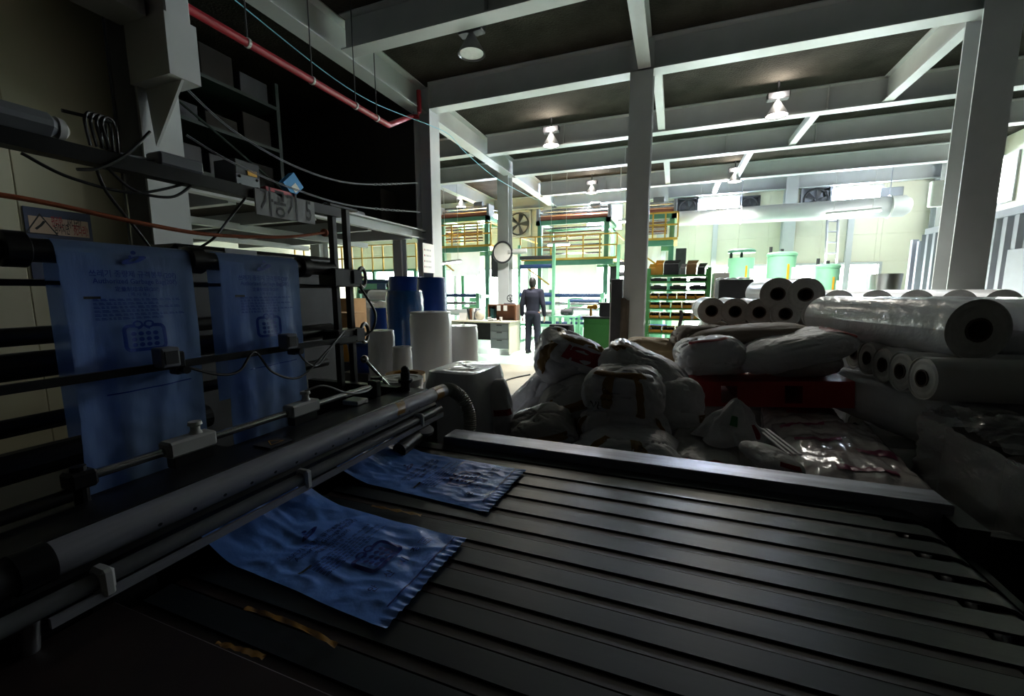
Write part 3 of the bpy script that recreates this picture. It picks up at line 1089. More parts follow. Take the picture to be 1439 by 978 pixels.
# ================================================================== bag making machine
mc = thing('bag_making_machine', 'black bag making machine with rollers, overhead bar and grey suction tube', 'machine', (-1.4, .7, 0))
YN = -.9
obj('body', MB().box((-1.45, YN, .0), (-1.22, 1.75, .86), ch=.01), BLACK, mc)
obj('front_beam', MB().prism([(-1.22, .66), (-1.05, .66), (-1.05, .86), (-1.10, .93), (-1.22, .93)], 1, YN, 1.72), BLACK, mc)
obj('lower_shelf', MB().box((-1.05, YN, .50), (-1.0, 1.45, .60)), BLACK, mc)
plate = obj('warning_plate', MB().box((-1.185, .875, .931), (-1.115, .955, .934)), DARK, mc)
m = MB()
put2d(m, stroke2d([(-.022, -.018), (.022, -.018), (0, .02)], .005, True), lambda a, b: Vector((-1.15 - b, .915 + a, .9355)))
obj('warning_triangle', m, YTAPE, plate, fixn=False)
# suction tube
TX, TZ, TR = -1.0, .935, .0315
tb = obj('suction_tube', MB().lathe((TX, .33, TZ), (TX, 1.70, TZ), [(0, TR), (1, TR)], 32), GREYPVC, mc, smooth=True)
for k in range(15):
    y = .50 + .068 * k
    n = Vector((math.cos(-.35), 0, math.sin(-.35)))
    c = Vector((TX, y, TZ)) + n * TR
    obj('air_hole', MB().cyl(c - n * .003, c + n * .0006, .0042, seg=10), CABLE, tb)
obj('end_sleeve', MB().lathe((TX, .30, TZ), (TX, .345, TZ), [(0, .034), (0, .036), (1, .036), (1, .032)], 28), BLACKR, tb, smooth=True)
obj('tube_stub', MB().cyl((TX, .02, TZ), (TX, .30, TZ), .030, seg=24), DARK, tb, smooth=True)
obj('tape_ring', MB().cyl((TX, 1.60, TZ), (TX, 1.66, TZ), TR + .0012, seg=28), TAPE, tb, smooth=True)
for (y0, y1, w0) in ((1.12, 1.19, 1.0),):
    m = MB()
    m.grid(lambda u, v: Vector((TX + (TR + .001) * math.cos(-.2 + u * 1.7), 1.30 + .05 * v + .03 * u, TZ + (TR + .001) * math.sin(-.2 + u * 1.7))), 8, 2)
    obj('tape_patch', m, TAPE, tb, smooth=True, fixn=False)
# lower pipe with white clamps and flat strip
AX, AZ, AR = -.972, .872, .0165
obj('lower_pipe', MB().lathe((AX, .05, AZ), (AX, 1.62, AZ), [(0, AR), (1, AR)], 20), ACRYL, mc, smooth=True)
obj('pipe_strip', MB().box((AX + .012, .32, AZ - .034), (AX + .02, 1.62, AZ - .016)), GREYPVC, mc)
for y in (.40, .86, 1.45):
    m = MB()
    m.box((AX - .02, y - .011, AZ - .032), (AX + .024, y + .011, AZ + .0235), ch=.006)
    obj('pipe_clamp', m, WHITEPL, mc)
# hose
hp = [Vector((TX, 1.70, TZ)), Vector((TX + .01, 1.75, TZ - .005)), Vector((TX + .05, 1.79, TZ - .05)), Vector((TX + .085, 1.80, TZ - .13)), Vector((TX + .09, 1.79, TZ - .22)), Vector((TX + .08, 1.78, TZ - .40))]
P_ = catmull(hp, 26)
obj('air_hose', MB().tube(P_, [.029 + .004 * (i % 3 == 0) for i in range(len(P_))], 16), HOSE, mc)
# slide rail with sensor heads
SX, SZ = -1.25, .978
obj('slide_rail', MB().cyl((SX, .50, SZ), (SX, 1.52, SZ), .0115, seg=14), CHROME, mc, smooth=True)
obj('rail_post', MB().cyl((SX, .50, .86), (SX, .50, SZ + .03), .014, seg=12).box((SX - .025, .475, SZ - .02), (SX + .025, .525, SZ + .02), ch=.006), BLACK, mc)
obj('rail_post', MB().box((SX - .025, 1.50, .86), (SX + .025, 1.54, SZ + .025), ch=.006), BLACK, mc)
obj('rail_extension', MB().cyl((SX, -.3, SZ - .03), (SX, .48, SZ - .03), .016, seg=14), BLACK, mc, smooth=True)
for y in (.735, 1.12):
    h = obj('sensor_head', MB().box((SX - .022, y - .065, SZ - .018), (SX + .03, y + .06, SZ + .026), ch=.006), WHITEPL, mc)
    obj('knob', MB().lathe((SX, y + .02, SZ + .024), (SX, y + .02, SZ + .06), [(0, .018), (.3, .012), (.6, .012), (.75, .018), (1, .016)], 14), WHITEPL, h, smooth=True)
    obj('base_plate', MB().box((SX - .015, y - .05, SZ - .05), (SX + .02, y + .05, SZ - .018)), BLACK, h)
obj('sensor_cable', MB().tube([(SX, 1.14, SZ + .06), (SX + .03, 1.20, SZ + .07), (SX + .05, 1.3, SZ + .02), (SX + .04, 1.42, SZ), (SX - .02, 1.55, SZ)], .004, 6, smooth=6), GREYCAB, mc)
# rollers
rl = obj('upper_roller', MB().cyl((-1.5, YN, 1.505), (-1.5, 1.57, 1.505), .030, seg=24), BLACKR, mc, smooth=True)
for y in (.54, .955, 1.40):
    obj('collar', MB().lathe((-1.5, y - .025, 1.505), (-1.5, y + .025, 1.505), [(0, .036), (.1, .044), (.9, .044), (1, .036)], 24), BLACKR, rl, smooth=True)
obj('thin_rod', MB().cyl((-1.54, YN, 1.425), (-1.54, 1.6, 1.425), .009, seg=10), BLACKR, mc, smooth=True)
obj('lower_roller', MB().cyl((-1.58, YN, 1.21), (-1.58, 1.62, 1.21), .036, seg=24), BLACKR, mc, smooth=True)
obj('rear_roller', MB().cyl((-1.95, YN, 1.26), (-1.95, 1.6, 1.26), .03, seg=20), BLACKR, mc, smooth=True)
obj('rear_roller', MB().cyl((-2.0, YN, 1.16), (-2.0, 1.6, 1.16), .04, seg=20), BLACKR, mc, smooth=True)
obj('sensor_bar', MB().box((-1.43, YN, 1.168), (-1.415, 1.62, 1.19)), BLACK, mc)
obj('lower_bar', MB().cyl((-1.62, YN, 1.05), (-1.62, 1.62, 1.05), .02, seg=14), BLACK, mc, smooth=True)
for k in range(5):
    y = .1 + .09 * k
    obj('spring_rod', MB().cyl((-1.75, y, .86), (-1.75, y, 1.06), .008, seg=8).ball((-1.75, y, 1.06), .018, 8, 6), DARK, mc)
for (y, lab) in ((.79, 0), (1.215, 1)):
    s = obj('photo_sensor', MB().box((-1.425, y - .028, 1.18), (-1.375, y + .022, 1.238), ch=.004), GREY, mc)
    obj('face', MB().box((-1.375, y - .02, 1.19), (-1.372, y + .014, 1.228)), DARK, s)
    obj('mount', MB().box((-1.44, y + .022, 1.15), (-1.40, y + .05, 1.22), ch=.004), BLACK, s)
    obj('screw', MB().cyl((-1.41, y + .036, 1.165), (-1.375, y + .036, 1.165), .012, seg=10), BLACK, s)
obj('sensor_wire', MB().tube([(-1.40, .84, 1.17), (-1.39, .93, 1.13), (-1.39, 1.0, 1.13), (-1.40, 1.07, 1.185), (-1.39, 1.13, 1.10), (-1.39, 1.25, 1.06), (-1.40, 1.40, 1.14), (-1.43, 1.55, 1.22)], .0045, 6, smooth=7), CABLE, mc)
obj('sensor_wire', MB().tube([(-1.40, 1.25, 1.17), (-1.39, 1.28, 1.12), (-1.40, 1.35, 1.09), (-1.42, 1.45, 1.15), (-1.44, 1.56, 1.2)], .004, 6, smooth=7), CABLE, mc)
# posts and bearing blocks
for y in (1.585, 1.675):
    obj('post', MB().box((-1.515, y - .014, .86), (-1.485, y + .014, 1.80), ch=.003), BLACK, mc)
for (z, h) in ((1.47, .075), (1.19, .06)):
    b = obj('bearing_block', MB().box((-1.55, 1.53, z - h / 2 - .01), (-1.45, 1.70, z + h / 2), ch=.006), BLACK, mc)
    obj('adjuster', MB().box((-1.53, 1.70, z - .03), (-1.47, 1.715, z + .03)).box((-1.45, 1.645, z - .03), (-1.44, 1.70, z + .03)), DARK, b)
    obj('handwheel', MB().ring((-1.47, 1.735, z), (1, .35, 0), .048, .009, 24, 8).cyl((-1.47, 1.70, z), (-1.47, 1.74, z), .008, seg=8), BLACKR, b, smooth=True)
obj('top_tie', MB().box((-1.52, 1.56, 1.79), (-1.48, 1.74, 1.80)), BLACK, mc)
obj('brace_rod', MB().cyl((-1.45, 1.70, 1.06), (-1.38, 1.80, .9), .008, seg=8).ball((-1.45, 1.70, 1.06), .02, 10, 8), CHROME, mc, smooth=True)
ob = obj('overhead_bar', MB().box((-1.525, YN, 1.745), (-1.475, 1.62, 1.785)), BLACK, mc)
for yy in (-.6,):
    obj('post', MB().box((-1.52, yy - .02, 0.86), (-1.48, yy + .02, 1.75)), BLACK, mc)
obj('end_plate', MB().box((-1.75, 1.62, .0), (-1.2, 1.66, .95)), BLACK, mc)
obj('loop_cable', MB().tube([(-1.47, 1.70, 1.44), (-1.46, 1.76, 1.36), (-1.45, 1.80, 1.28), (-1.46, 1.78, 1.2), (-1.47, 1.70, 1.17)], .006, 8, smooth=8), CABLE, mc)
# fittings at the far end of the body and gear under the tube end
obj('fitting', MB().cyl((-1.18, 1.66, .86), (-1.18, 1.66, 1.02), .022, seg=12).cyl((-1.18, 1.66, .97), (-1.18, 1.66, .985), .034, seg=12).ball((-1.18, 1.66, 1.03), .02), BLACK, mc, smooth=True)
obj('fitting', MB().cyl((-1.3, 1.6, .86), (-1.3, 1.6, .99), .014, seg=10).cyl((-1.3, 1.6, .98), (-1.3, 1.6, 1.0), .028, seg=12), BLACK, mc, smooth=True)
obj('fitting', MB().box((-1.28, 1.35, .93), (-1.2, 1.42, .95), ch=.004), ALU, mc)
gw = obj('gear_motor', MB().cyl((-.95, 1.28, .80), (-.97, 1.50, .81), .028, seg=14), BLACK, mc, smooth=True)
obj('gear_wheel', MB().lathe((-.97, 1.46, .815), (-.965, 1.46, .835), [(0, .045), (.2, .052), (.8, .052), (1, .042)], 24), GREY, gw, smooth=True)
obj('gear_box', MB().box((-1.04, 1.44, .77), (-.98, 1.55, .85), ch=.01), BLACK, gw)
obj('roller_arm', MB().cyl((-1.05, .30, .78), (-1.02, .50, .785), .024, seg=14).cyl((-1.03, .40, .782), (-1.02, .46, .784), .03, seg=14), BLACK, mc, smooth=True)
obj('drop_fitting', MB().cyl((-.985, .30, .78), (-.985, .31, .87), .012, seg=10).ball((-.985, .30, .78), .018, 10, 8), ALU, mc, smooth=True)
# dark cabinet and bar behind the rollers
cb = thing('control_cabinet', 'black control cabinet standing behind the hanging blue bags', 'cabinet', (-2.35, 1.9, 0))
obj('body', MB().box((-2.6, 1.32, 0), (-2.2, 2.35, 1.63), ch=.02), BLACK, cb)
pl = PX(340, 355, -2.19)
obj('name_plate', MB().box((-2.198, pl.y - .09, pl.z - .025), (-2.192, pl.y + .09, pl.z + .015)), GREY, cb)
obj('door', MB().box((-2.2, 1.36, .1), (-2.19, 2.31, 1.5), ch=.003), DARK, cb)
tag(obj('machine_base', MB().box((-2.3, YN, 0), (-1.75, 1.25, .72), ch=.03).cyl((-1.9, YN, .86), (-1.9, 1.2, .86), .05, seg=16).box((-2.1, -.2, .72), (-1.8, .1, .8), ch=.01).cyl((-2.05, YN, .95), (-2.05, 1.2, .95), .03, seg=12), BLACK), 'dark machine base with rollers under the rear rollers', 'machine')

# things on the overhead bar
sg = thing('hanging_sign', 'pale laminated sign lettered for processing machine 5 on the overhead bar', 'sign', (-1.46, 1.35, 1.6))
c0, c1, c2, c3 = (PX(358, 269, -1.46), PX(441, 280, -1.46), PX(441, 313, -1.46), PX(359, 303, -1.46))
sy0, sy1 = c0.y, c1.y
sz1, sz0 = (c0.z + c1.z) / 2, (c2.z + c3.z) / 2
obj('board', MB().box((-1.466, sy0, sz0), (-1.460, sy1, sz1)), mat('laminated_paper', 'a8a9a8', .35, var=.04), sg)
t = text2d('가공기  5', .115)
wd = max(q[0] for q in t[0]) - min(q[0] for q in t[0])
m = MB()
put2d(m, t, lambda a, b: Vector((-1.4585, (sy0 + sy1) / 2 + a, (sz0 + sz1) / 2 + b)), scx=(sy1 - sy0) * .86 / wd, mx=1)
obj('lettering', m, INKK, sg, fixn=False)
lf = thing('lamp_housing', 'rounded grey lamp housing resting on the overhead bar', 'lamp', (-1.5, .35, 1.785))
obj('body', MB().box((-1.54, -.2, 1.787), (-1.46, .655, 1.845), ch=.022), GREY, lf)
obj('end_cap', MB().lathe((-1.5, .65, 1.816), (-1.5, .675, 1.816), [(0, .03), (.6, .026), (1, .012)], 16), WHITEPL, lf, smooth=True)
m = MB()
for k in range(4):
    a = .012 * k
    m.tube([(-1.48 + a * .3, .71 + a, 1.79), (-1.47, .70 + a, 1.85), (-1.475, .715 + a, 1.875), (-1.48, .735 + a, 1.86), (-1.48, .735 + a, 1.79)], .004, 6, smooth=5)
m.tube([(-1.48, .66, 1.86), (-1.475, .71, 1.862), (-1.475, .76, 1.865)], .005, 6, smooth=4)
tag(obj('coiled_cable', m, CABLE), 'bundled black cable tied in loops on the overhead bar', 'cable')
tag(obj('junction_case', MB().box((-1.54, .87, 1.785), (-1.47, 1.0, 1.825), ch=.006).tube([(-1.5, .74, 1.80), (-1.49, .80, 1.79), (-1.5, .87, 1.80)], .005, 6, smooth=4), GREY), 'flat grey case with a lead lying on the overhead bar', 'case')
ct = [([PX(30, 215, -1.5), PX(100, 250, -1.5), PX(190, 271, -1.5), PX(262, 258, -1.5)], 'long sagging black cable under the overhead bar'),
      ([PX(135, 235, -1.5), PX(150, 270, -1.5), PX(190, 320, -1.5), PX(213, 350, -1.52)], 'black cable dropping from the bar to the upper roller behind the first bag'),
      ([PX(150, 235, -1.5), PX(190, 268, -1.5), PX(240, 277, -1.5), PX(268, 262, -1.5)], 'short looped black cable under the overhead bar'),
      ([PX(345, 278, -1.5), PX(320, 310, -1.5), PX(300, 335, -1.5), PX(277, 350, -1.52)], 'black cable dropping beside the hanging sign'),
      ([PX(108, 238, -1.47), PX(140, 236, -1.47), PX(180, 215, -1.47), PX(211, 185, -1.47)], 'stiff black cable tie sticking up off the overhead bar')]
for pts, lab in ct:
    tag(obj('cable', MB().tube(pts, .0042, 8, smooth=8), CABLE), lab, 'cable', 'cables on the overhead bar')
tag(obj('orange_rope', MB().tube([PX(-40, 268, -1.40), PX(60, 284, -1.40), PX(200, 314, -1.40), PX(300, 330, -1.42), PX(400, 333, -1.44), PX(455, 327, -1.47)], .006, 8, smooth=8).ball(PX(456, 327, -1.478), .018, 8, 6), ORANGE), 'orange rope strung from the black post across the machine', 'rope')

# poster on the panel wall
a, b = PX(33, 293, WLX + .02), PX(128, 305, WLX + .02)
zt, zb_ = (a.z + b.z) / 2 + .02, PX(46, 392, WLX + .02).z
ps = thing('safety_poster', 'blue safety poster with a warning triangle on the cream wall', 'poster', (WLX + .01, (a.y + b.y) / 2, zb_))
hz = zt - zb_
obj('sheet', MB().box((WLX + .002, a.y, zb_), (WLX + .008, b.y, zt)), mat('poster_blue', '3c4664', .6, var=.25, vscale=5), ps)
obj('banner', MB().box((WLX + .008, a.y + .02, zt - .36 * hz), (WLX + .0095, b.y - .02, zt - .12 * hz)), mat('poster_cream', 'c2a794', .6, var=.06), ps)
yc, wp = (a.y + b.y) / 2, b.y - a.y
tri = MB()
put2d(tri, stroke2d([(-.08, -.06), (.08, -.06), (0, .075)], .016, True), lambda p, q: Vector((WLX + .0105, a.y + .22 * wp + p, zt - .24 * hz + q)), mx=1)
put2d(tri, stroke2d([(-.03, -.03), (.0, .0), (.02, .03)], .014), lambda p, q: Vector((WLX + .0105, a.y + .22 * wp + p, zt - .24 * hz + q)), mx=1)
obj('warning_triangle', tri, INKK, ps, fixn=False)
for (s, dy, dz, mm) in (('편리한', .46, .18, REDP), ('사다리?', .72, .18, INKK), ('넘어지면', .52, .275, INKK), ('死다리!', .81, .275, REDP)):
    t = text2d(s, .085)
    m = MB()
    put2d(m, t, lambda p, q: Vector((WLX + .0105, a.y + dy * wp + p, zt - dz * hz + q)), mx=1, scx=.19 * wp * (len(s) / 3.4) / (max(x[0] for x in t[0]) - min(x[0] for x in t[0])))
    obj('lettering', m, mm, ps, fixn=False)
# ================================================================== film rolls
def film_roll(p0, p1, R, label, group, m_=None, core=.38, wrap=0., name='film_roll', seed=0):
    """p0: end that faces the camera"""
    p0, p1 = Vector(p0), Vector(p1)
    m_ = m_ or FILMROLL
    o = thing(name, label, 'film roll', ((p0 + p1) / 2) - Vector((0, 0, R)), group)
    rc = R * core
    ax = (p1 - p0).normalized()
    a = Vector((0, 0, 1)).cross(ax)
    a = a.normalized() if a.length > .05 else Vector((1, 0, 0))
    b = ax.cross(a)
    L_ = (p1 - p0).length
    nt, seg = (18, 36) if wrap else (1, 32)
    m = MB()

    def S(u, t):
        an = 2 * PI * u
        r = R
        if wrap:
            e = min(1, 10 * min(t, 1 - t))
            r += e * wrap * (noise.noise(Vector((math.cos(an) * 2.2 + t * 4, math.sin(an) * 2.2, t * L_ * 16 + seed))) + .5 * noise.noise(Vector((math.cos(an) * 6, math.sin(an) * 6 + t * 14, seed + 4))))
        return p0 + ax * (L_ * t) + (a * math.cos(an) + b * math.sin(an)) * r
    m.grid(S, seg, nt)
    obj('film', m, m_, o, smooth=True, fixn=True)
    for (q, s) in ((p0, 1), (p1, -1)):
        e = MB().lathe(q, q + ax * s * .05, [(0, R), (0, R * .97), (.1, R * .93), (.03, R * .8), (.06, R * .65), (.03, R * .55), (.0, rc * 1.05), (.0, rc)], seg, False)
        obj('end_face', e, FILMEND, o, smooth=False)
    obj('core', MB().lathe(p0 - ax * .004, p1 + ax * .004, [(0, rc), (0, rc * .82), (1, rc * .82), (1, rc)], 20, False), CARD, o, smooth=True)
    obj('core_plug', MB().cyl(p0.lerp(p1, .35), p0.lerp(p1, .6), rc * .8, seg=16), CABLE, o)
    return o


ORD = ['first', 'second', 'third', 'fourth', 'fifth', 'sixth', 'seventh']
# stack behind the sack pallet, end faces toward the conveyor
YR = 4.05
g = 'white film rolls stacked behind the sacks'
top = [((1093, 413), 19.0), ((1132, 414), 19.5)]
mid = [((1000, 437), 16.3), ((1033, 438), 16.3), ((1067, 439), 16.3), ((1104, 441), 16.5), ((1150, 443), 17)]
mid2 = [((1008, 469), 16.3), ((1044, 471), 16.3), ((1081, 472), 16.3), ((1121, 474), 16.5), ((1160, 476), 16.5)]


def px_r(r):
    return r / FPX * YR * 1.02


for k, (c, r) in enumerate(top):
    p = PY(*c, YR); film_roll(p, p + Vector((-.02, .62, .0)), px_r(r), ('white film roll lying on top of the stack, on the bin rack side', 'white film roll lying on top of the stack, nearer the big wrapped rolls')[k], g, wrap=.003, seed=k, core=.42)
for k, (c, r) in enumerate(mid):
    p = PY(*c, YR); film_roll(p, p + Vector((-.02, .62, 0)), px_r(r), ORD[k] + ' white film roll from the bin rack in the row under the two topmost rolls', g, core=.45)
for k, (c, r) in enumerate(mid2):
    p = PY(*c, YR + .02); film_roll(p, p + Vector((-.02, .60, 0)), px_r(r), ORD[k] + ' white film roll from the bin rack in the low row behind the sacks', g, core=.45)
zb_ = min(PY(*c, YR + .02).z - px_r(r) for c, r in mid2)
ps = thing('roll_pallet', 'stretch-wrapped block of film rolls carrying the white roll stack', 'pallet', (.75, YR + .35, 0))
obj('wrapped_block', MB().box((.14, YR + .02, .12), (1.36, YR + .66, zb_ - .005), ch=.03), FILMWRAP, ps)
obj('deck', MB().box((.1, YR, 0), (1.4, YR + .7, .12)), WOOD, ps)
# clear film hanging over the left end of that stack
a0 = PY(968, 425, YR - .03)
m = MB()
m.grid(lambda u, v: Vector((a0.x + .03 + .05 * u + .02 * noise.noise(Vector((u * 5, v * 6, 2))) - .03 * v, YR - .04 + .5 * u, a0.z + .02 - v * .45 + .02 * noise.noise(Vector((u * 6, v * 3, 8))))), 12, 16)
tag(obj('loose_wrap', m, CLEARW, smooth=True, fixn=False), 'torn clear wrap hanging off the end of the white roll stack', 'plastic wrap')

# big wrapped rolls, lying askew
AXB = Vector((-math.sin(math.radians(15.5)), math.cos(math.radians(15.5)), 0))
gb = 'big wrapped film rolls beside the heavy column'
pb = PY(1375, 464, 2.62)
RBIG = .146
film_roll(pb, pb + AXB * 1.12, RBIG, 'large stretch-wrapped film roll with a dark core lying over the five small rolls', gb, FILMWRAP, wrap=.006, core=.4, seed=3)
pb2 = pb + Vector((.33, .05, -.002))
film_roll(pb2, pb2 + AXB * 1.12, RBIG, 'large stretch-wrapped film roll lying next to the topmost big roll', gb, FILMWRAP, wrap=.006, core=.4, seed=13)
pb3 = pb + Vector((.66, .12, .0))
film_roll(pb3, pb3 + AXB * 1.12, RBIG, 'large stretch-wrapped film roll at the outer edge of the big rolls', gb, FILMWRAP, wrap=.006, core=.4, seed=23)
# five smaller rolls under it, ends toward the sacks
AXS = Vector((math.cos(math.radians(8)), math.sin(math.radians(8)), 0))
small = [((1200, 488), 3.30), ((1219, 495), 3.08), ((1241, 504), 2.86), ((1266, 512), 2.64), ((1297, 521), 2.42)]
for k, (c, Y) in enumerate(small):
    p = PY(*c, Y) - Vector((0, 0, .035))
    film_roll(p, p + AXS * .95, .098, ORD[4 - k] + ' of five translucent rolls under the big wrapped roll, counted from the conveyor', 'five small film rolls', FILMROLL, core=.42)
zs_ = min(PY(*c, Y).z for c, Y in small) - .035 - .098
pw = PY(1205, 545, 2.95)
p0 = Vector((PY(1338, 590, 2.36).x + .17, 2.38, zs_ - .14))
film_roll(p0, p0 + AXB * 1.15, .138, 'wrinkled wrapped film roll lying under the row of five small rolls', gb, FILMWRAP, wrap=.009, core=.4, seed=33)
for k in range(1, 3):
    q = p0 + Vector((.31 * k, .08 * k, 0))
    film_roll(q, q + AXB * 1.15, .138, '%s wrapped film roll in the layer under the small rolls' % ('middle', 'outermost')[k - 1], gb, FILMWRAP, wrap=.006, core=.4, seed=40 + k)
zl = zs_ - .30 - .115
for k in range(4):
    p = Vector((p0.x - .16 - .035 * k, 3.35 - .24 * k, zl))
    film_roll(p, p + AXS * 1.1, .112, ORD[3 - k] + ' white roll in the shaded bottom row of the big stack, counted from the conveyor', 'bottom row of film rolls', FILMROLL, core=.42)
for (y0, y1) in ((2.35, 3.6),):
    ps = thing('roll_pallet', 'dark pallet block under the stack of big wrapped rolls', 'pallet', (1.6, 3.0, 0))
    obj('wrapped_block', MB().box((.98, 2.42, .12), (2.25, 3.5, zl - .115), ch=.02), FILMWRAP, ps)
    obj('deck', MB().box((.95, 2.4, 0), (2.3, 3.55, .12)), WOOD, ps)

# pallets of rolls further back on that side
fr = thing('roll_pallet', 'tall clear-wrapped pallet of film rolls in front of the steel drum', 'pallet', (2.1, 5.4, 0))
ptop = PY(1230, 416, 5.0)
obj('block', MB().box((1.35, 5.0, .12), (3.0, 5.95, ptop.z - .224), ch=.02), FILMROLL, fr)
obj('deck', MB().box((1.35, 5.0, 0), (3.0, 5.95, .12)), WOOD, fr)
for k in range(5):
    p = Vector((1.50 + .30 * k, 5.0, ptop.z - .08))
    film_roll(p, p + Vector((0, .92, 0)), .14, ORD[k] + ' white roll from the bin rack side on top of the tall wrapped pallet', 'rolls on the tall wrapped pallet', FILMROLL, core=.3)
for j in range(3):
    for i in range(4):
        c = Vector((1.5 + .36 * i, 4.992, ptop.z - .36 - .28 * j))
        obj('roll_end', MB().lathe(c, c + Vector((0, .01, 0)), [(0, .13), (0, .05)], 20, False), FILMEND, fr)
        obj('core_end', MB().cyl(c, c + Vector((0, .006, 0)), .045, seg=14), CARD, fr)
m = MB()
m.grid(lambda u, v: Vector((1.352 + .02 * noise.noise(Vector((u * 4, v * 5, 1))) - .22 * v * v, 4.99 - .12 * v + u * .9, ptop.z + .05 - v * .95 + .03 * noise.noise(Vector((u * 9, v * 2, 3))))), 14, 18)
tag(obj('loose_wrap', m, CLEARW, smooth=True, fixn=False), 'clear stretch wrap sloping off the tall pallet of rolls', 'plastic wrap')
fr2 = thing('roll_pallet', 'long low pallet of white rolls running to the heavy column', 'pallet', (2.4, 4.55, 0))
q0, q1 = PY(1195, 430, 4.35), PY(1316, 424, 4.35)
obj('block', MB().box((1.42, 4.3, .12), (2.66, 4.85, q0.z - .25), ch=.02), FILMROLL, fr2)
obj('deck', MB().box((1.42, 4.3, 0), (2.66, 4.85, .12)), WOOD, fr2)
for k in range(2):
    zz = q0.z - .11
    film_roll((1.44, 4.44 + .27 * k, zz), (2.64, 4.44 + .27 * k, zz), .125, 'long white film roll lying crosswise on the low pallet, on its %s side' % ('conveyor', 'drum')[k], 'crosswise rolls', FILMROLL, core=.3)

# stretch-wrapped bundle at the end of the conveyor
wbz = .87
a, b = PZ(1285, 583, wbz), PZ(1439, 600, wbz)
wv = thing('wrapped_bundle', 'stretch-wrapped bundle glinting past the end of the conveyor', 'bundle', (1.5, 2.4, 0))
x0w, y0w = 1.02, 1.62
x1w, y1w = 1.95, 2.34
m = MB()
ncol = 26


def wrapS(u, v):
    per = [(x0w, y0w), (x1w, y0w), (x1w, y1w), (x0w, y1w), (x0w, y0w)]
    t = u * 4
    i = min(3, int(t)); f = t - i
    x = per[i][0] + (per[i + 1][0] - per[i][0]) * f; y = per[i][1] + (per[i + 1][1] - per[i][1]) * f
    s_ = x + y
    rd = max(0., 1 - abs(noise.noise(Vector((s_ * 2.5 + v * 5, v * 15 + s_ * 9, 3)))) * 3.5)
    n = .010 * noise.noise(Vector((x * 9, y * 9, v * 9))) + .022 * rd
    cx, cy = (x0w + x1w) / 2, (y0w + y1w) / 2
    dx, dy = x - cx, y - cy
    k = 1 - .05 * (abs(f - .5) * 2) ** 6 + n
    return Vector((cx + dx * k, cy + dy * k, .05 + v * (wbz - .05) + .01 * noise.noise(Vector((x * 5, y * 5, 3)))))


m.grid(wrapS, 120, 60)
m.grid(lambda u, v: Vector((x0w + .02 + (x1w - x0w - .04) * u, y0w + .02 + (y1w - y0w - .04) * v, wbz + .02 * noise.noise(Vector((u * 4, v * 4, 3))) + .028 * max(0., 1 - abs(noise.noise(Vector((u * 3 + v * 6, v * 12 - u * 10, 5)))) * 3.2) + .05 * math.exp(-((u + v - .75) * 6) ** 2))), 64, 64)
obj('wrap', m, CLEARW, wv, smooth=True, fixn=False)
for i in range(3):
    for j in range(2):
        obj('wrapped_roll', MB().cyl((x0w + .17 + .29 * i, y0w + .18 + .34 * j, .04), (x0w + .17 + .29 * i, y0w + .18 + .34 * j, wbz - .04), .135, seg=20), mat('grey_film_roll', '4c4a46', .4, var=.1), wv, smooth=True)
obj('base_board', MB().box((x0w, y0w, 0), (x1w, y1w, .04)), WOOD, wv)
dr = PZ(1362, 712, .70)
tag(obj('black_roller_end', MB().lathe((.93, 1.53, .60), (.93, 1.60, .60), [(0, .09), (.3, .10), (.8, .10), (1, .085), (1, .05), (0, .05)], 24, False).cyl((.93, 1.54, 0), (.93, 1.56, .51), .02, seg=8), BLACKR, smooth=True), 'black roller end standing between the conveyor end and the wrapped bundle', 'roller')

# ================================================================== standing rolls beyond the machine
gs = 'film rolls standing on end beyond the machine'


def standing(pxl, pxr, pyt, Y, label, m_, zb=0., wrap=0., seed=0, core=.2, taper=0.):
    l, r = PY(pxl, pyt, Y), PY(pxr, pyt, Y)
    R = (r.x - l.x) / 2 * .96
    x, zt = (l.x + r.x) / 2, (l.z + r.z) / 2
    o = thing('standing_roll', label, 'film roll', (x, Y, zb), gs)
    m = MB()
    H_ = zt - zb

    def S(u, v):
        an = 2 * PI * u
        rr = R * (1 - taper * (1 - v)) - (.012 if v > .985 else 0)
        if wrap:
            rr += wrap * noise.noise(Vector((math.cos(an) * 2, math.sin(an) * 2, v * 7 + seed))) + .4 * wrap * noise.noise(Vector((math.cos(an) * 6, math.sin(an) * 6, v * 12 + seed)))
        return Vector((x + rr * math.cos(an), Y + rr * math.sin(an), zb + v * H_))
    m.grid(S, 36, 16)
    obj('film', m, m_, o, smooth=True)
    obj('top_face', MB().lathe((x, Y, zt - .012), (x, Y, zt), [(0, R * .99), (1, R * .94), (.9, R * core), (.9, R * core * .8)], 36, False), m_, o)
    obj('core', MB().lathe((x, Y, zb), (x, Y, zt), [(0, R * core), (1, R * core), (1, R * core * .8), (0, R * core * .8)], 18, False), CARD, o)
    return o


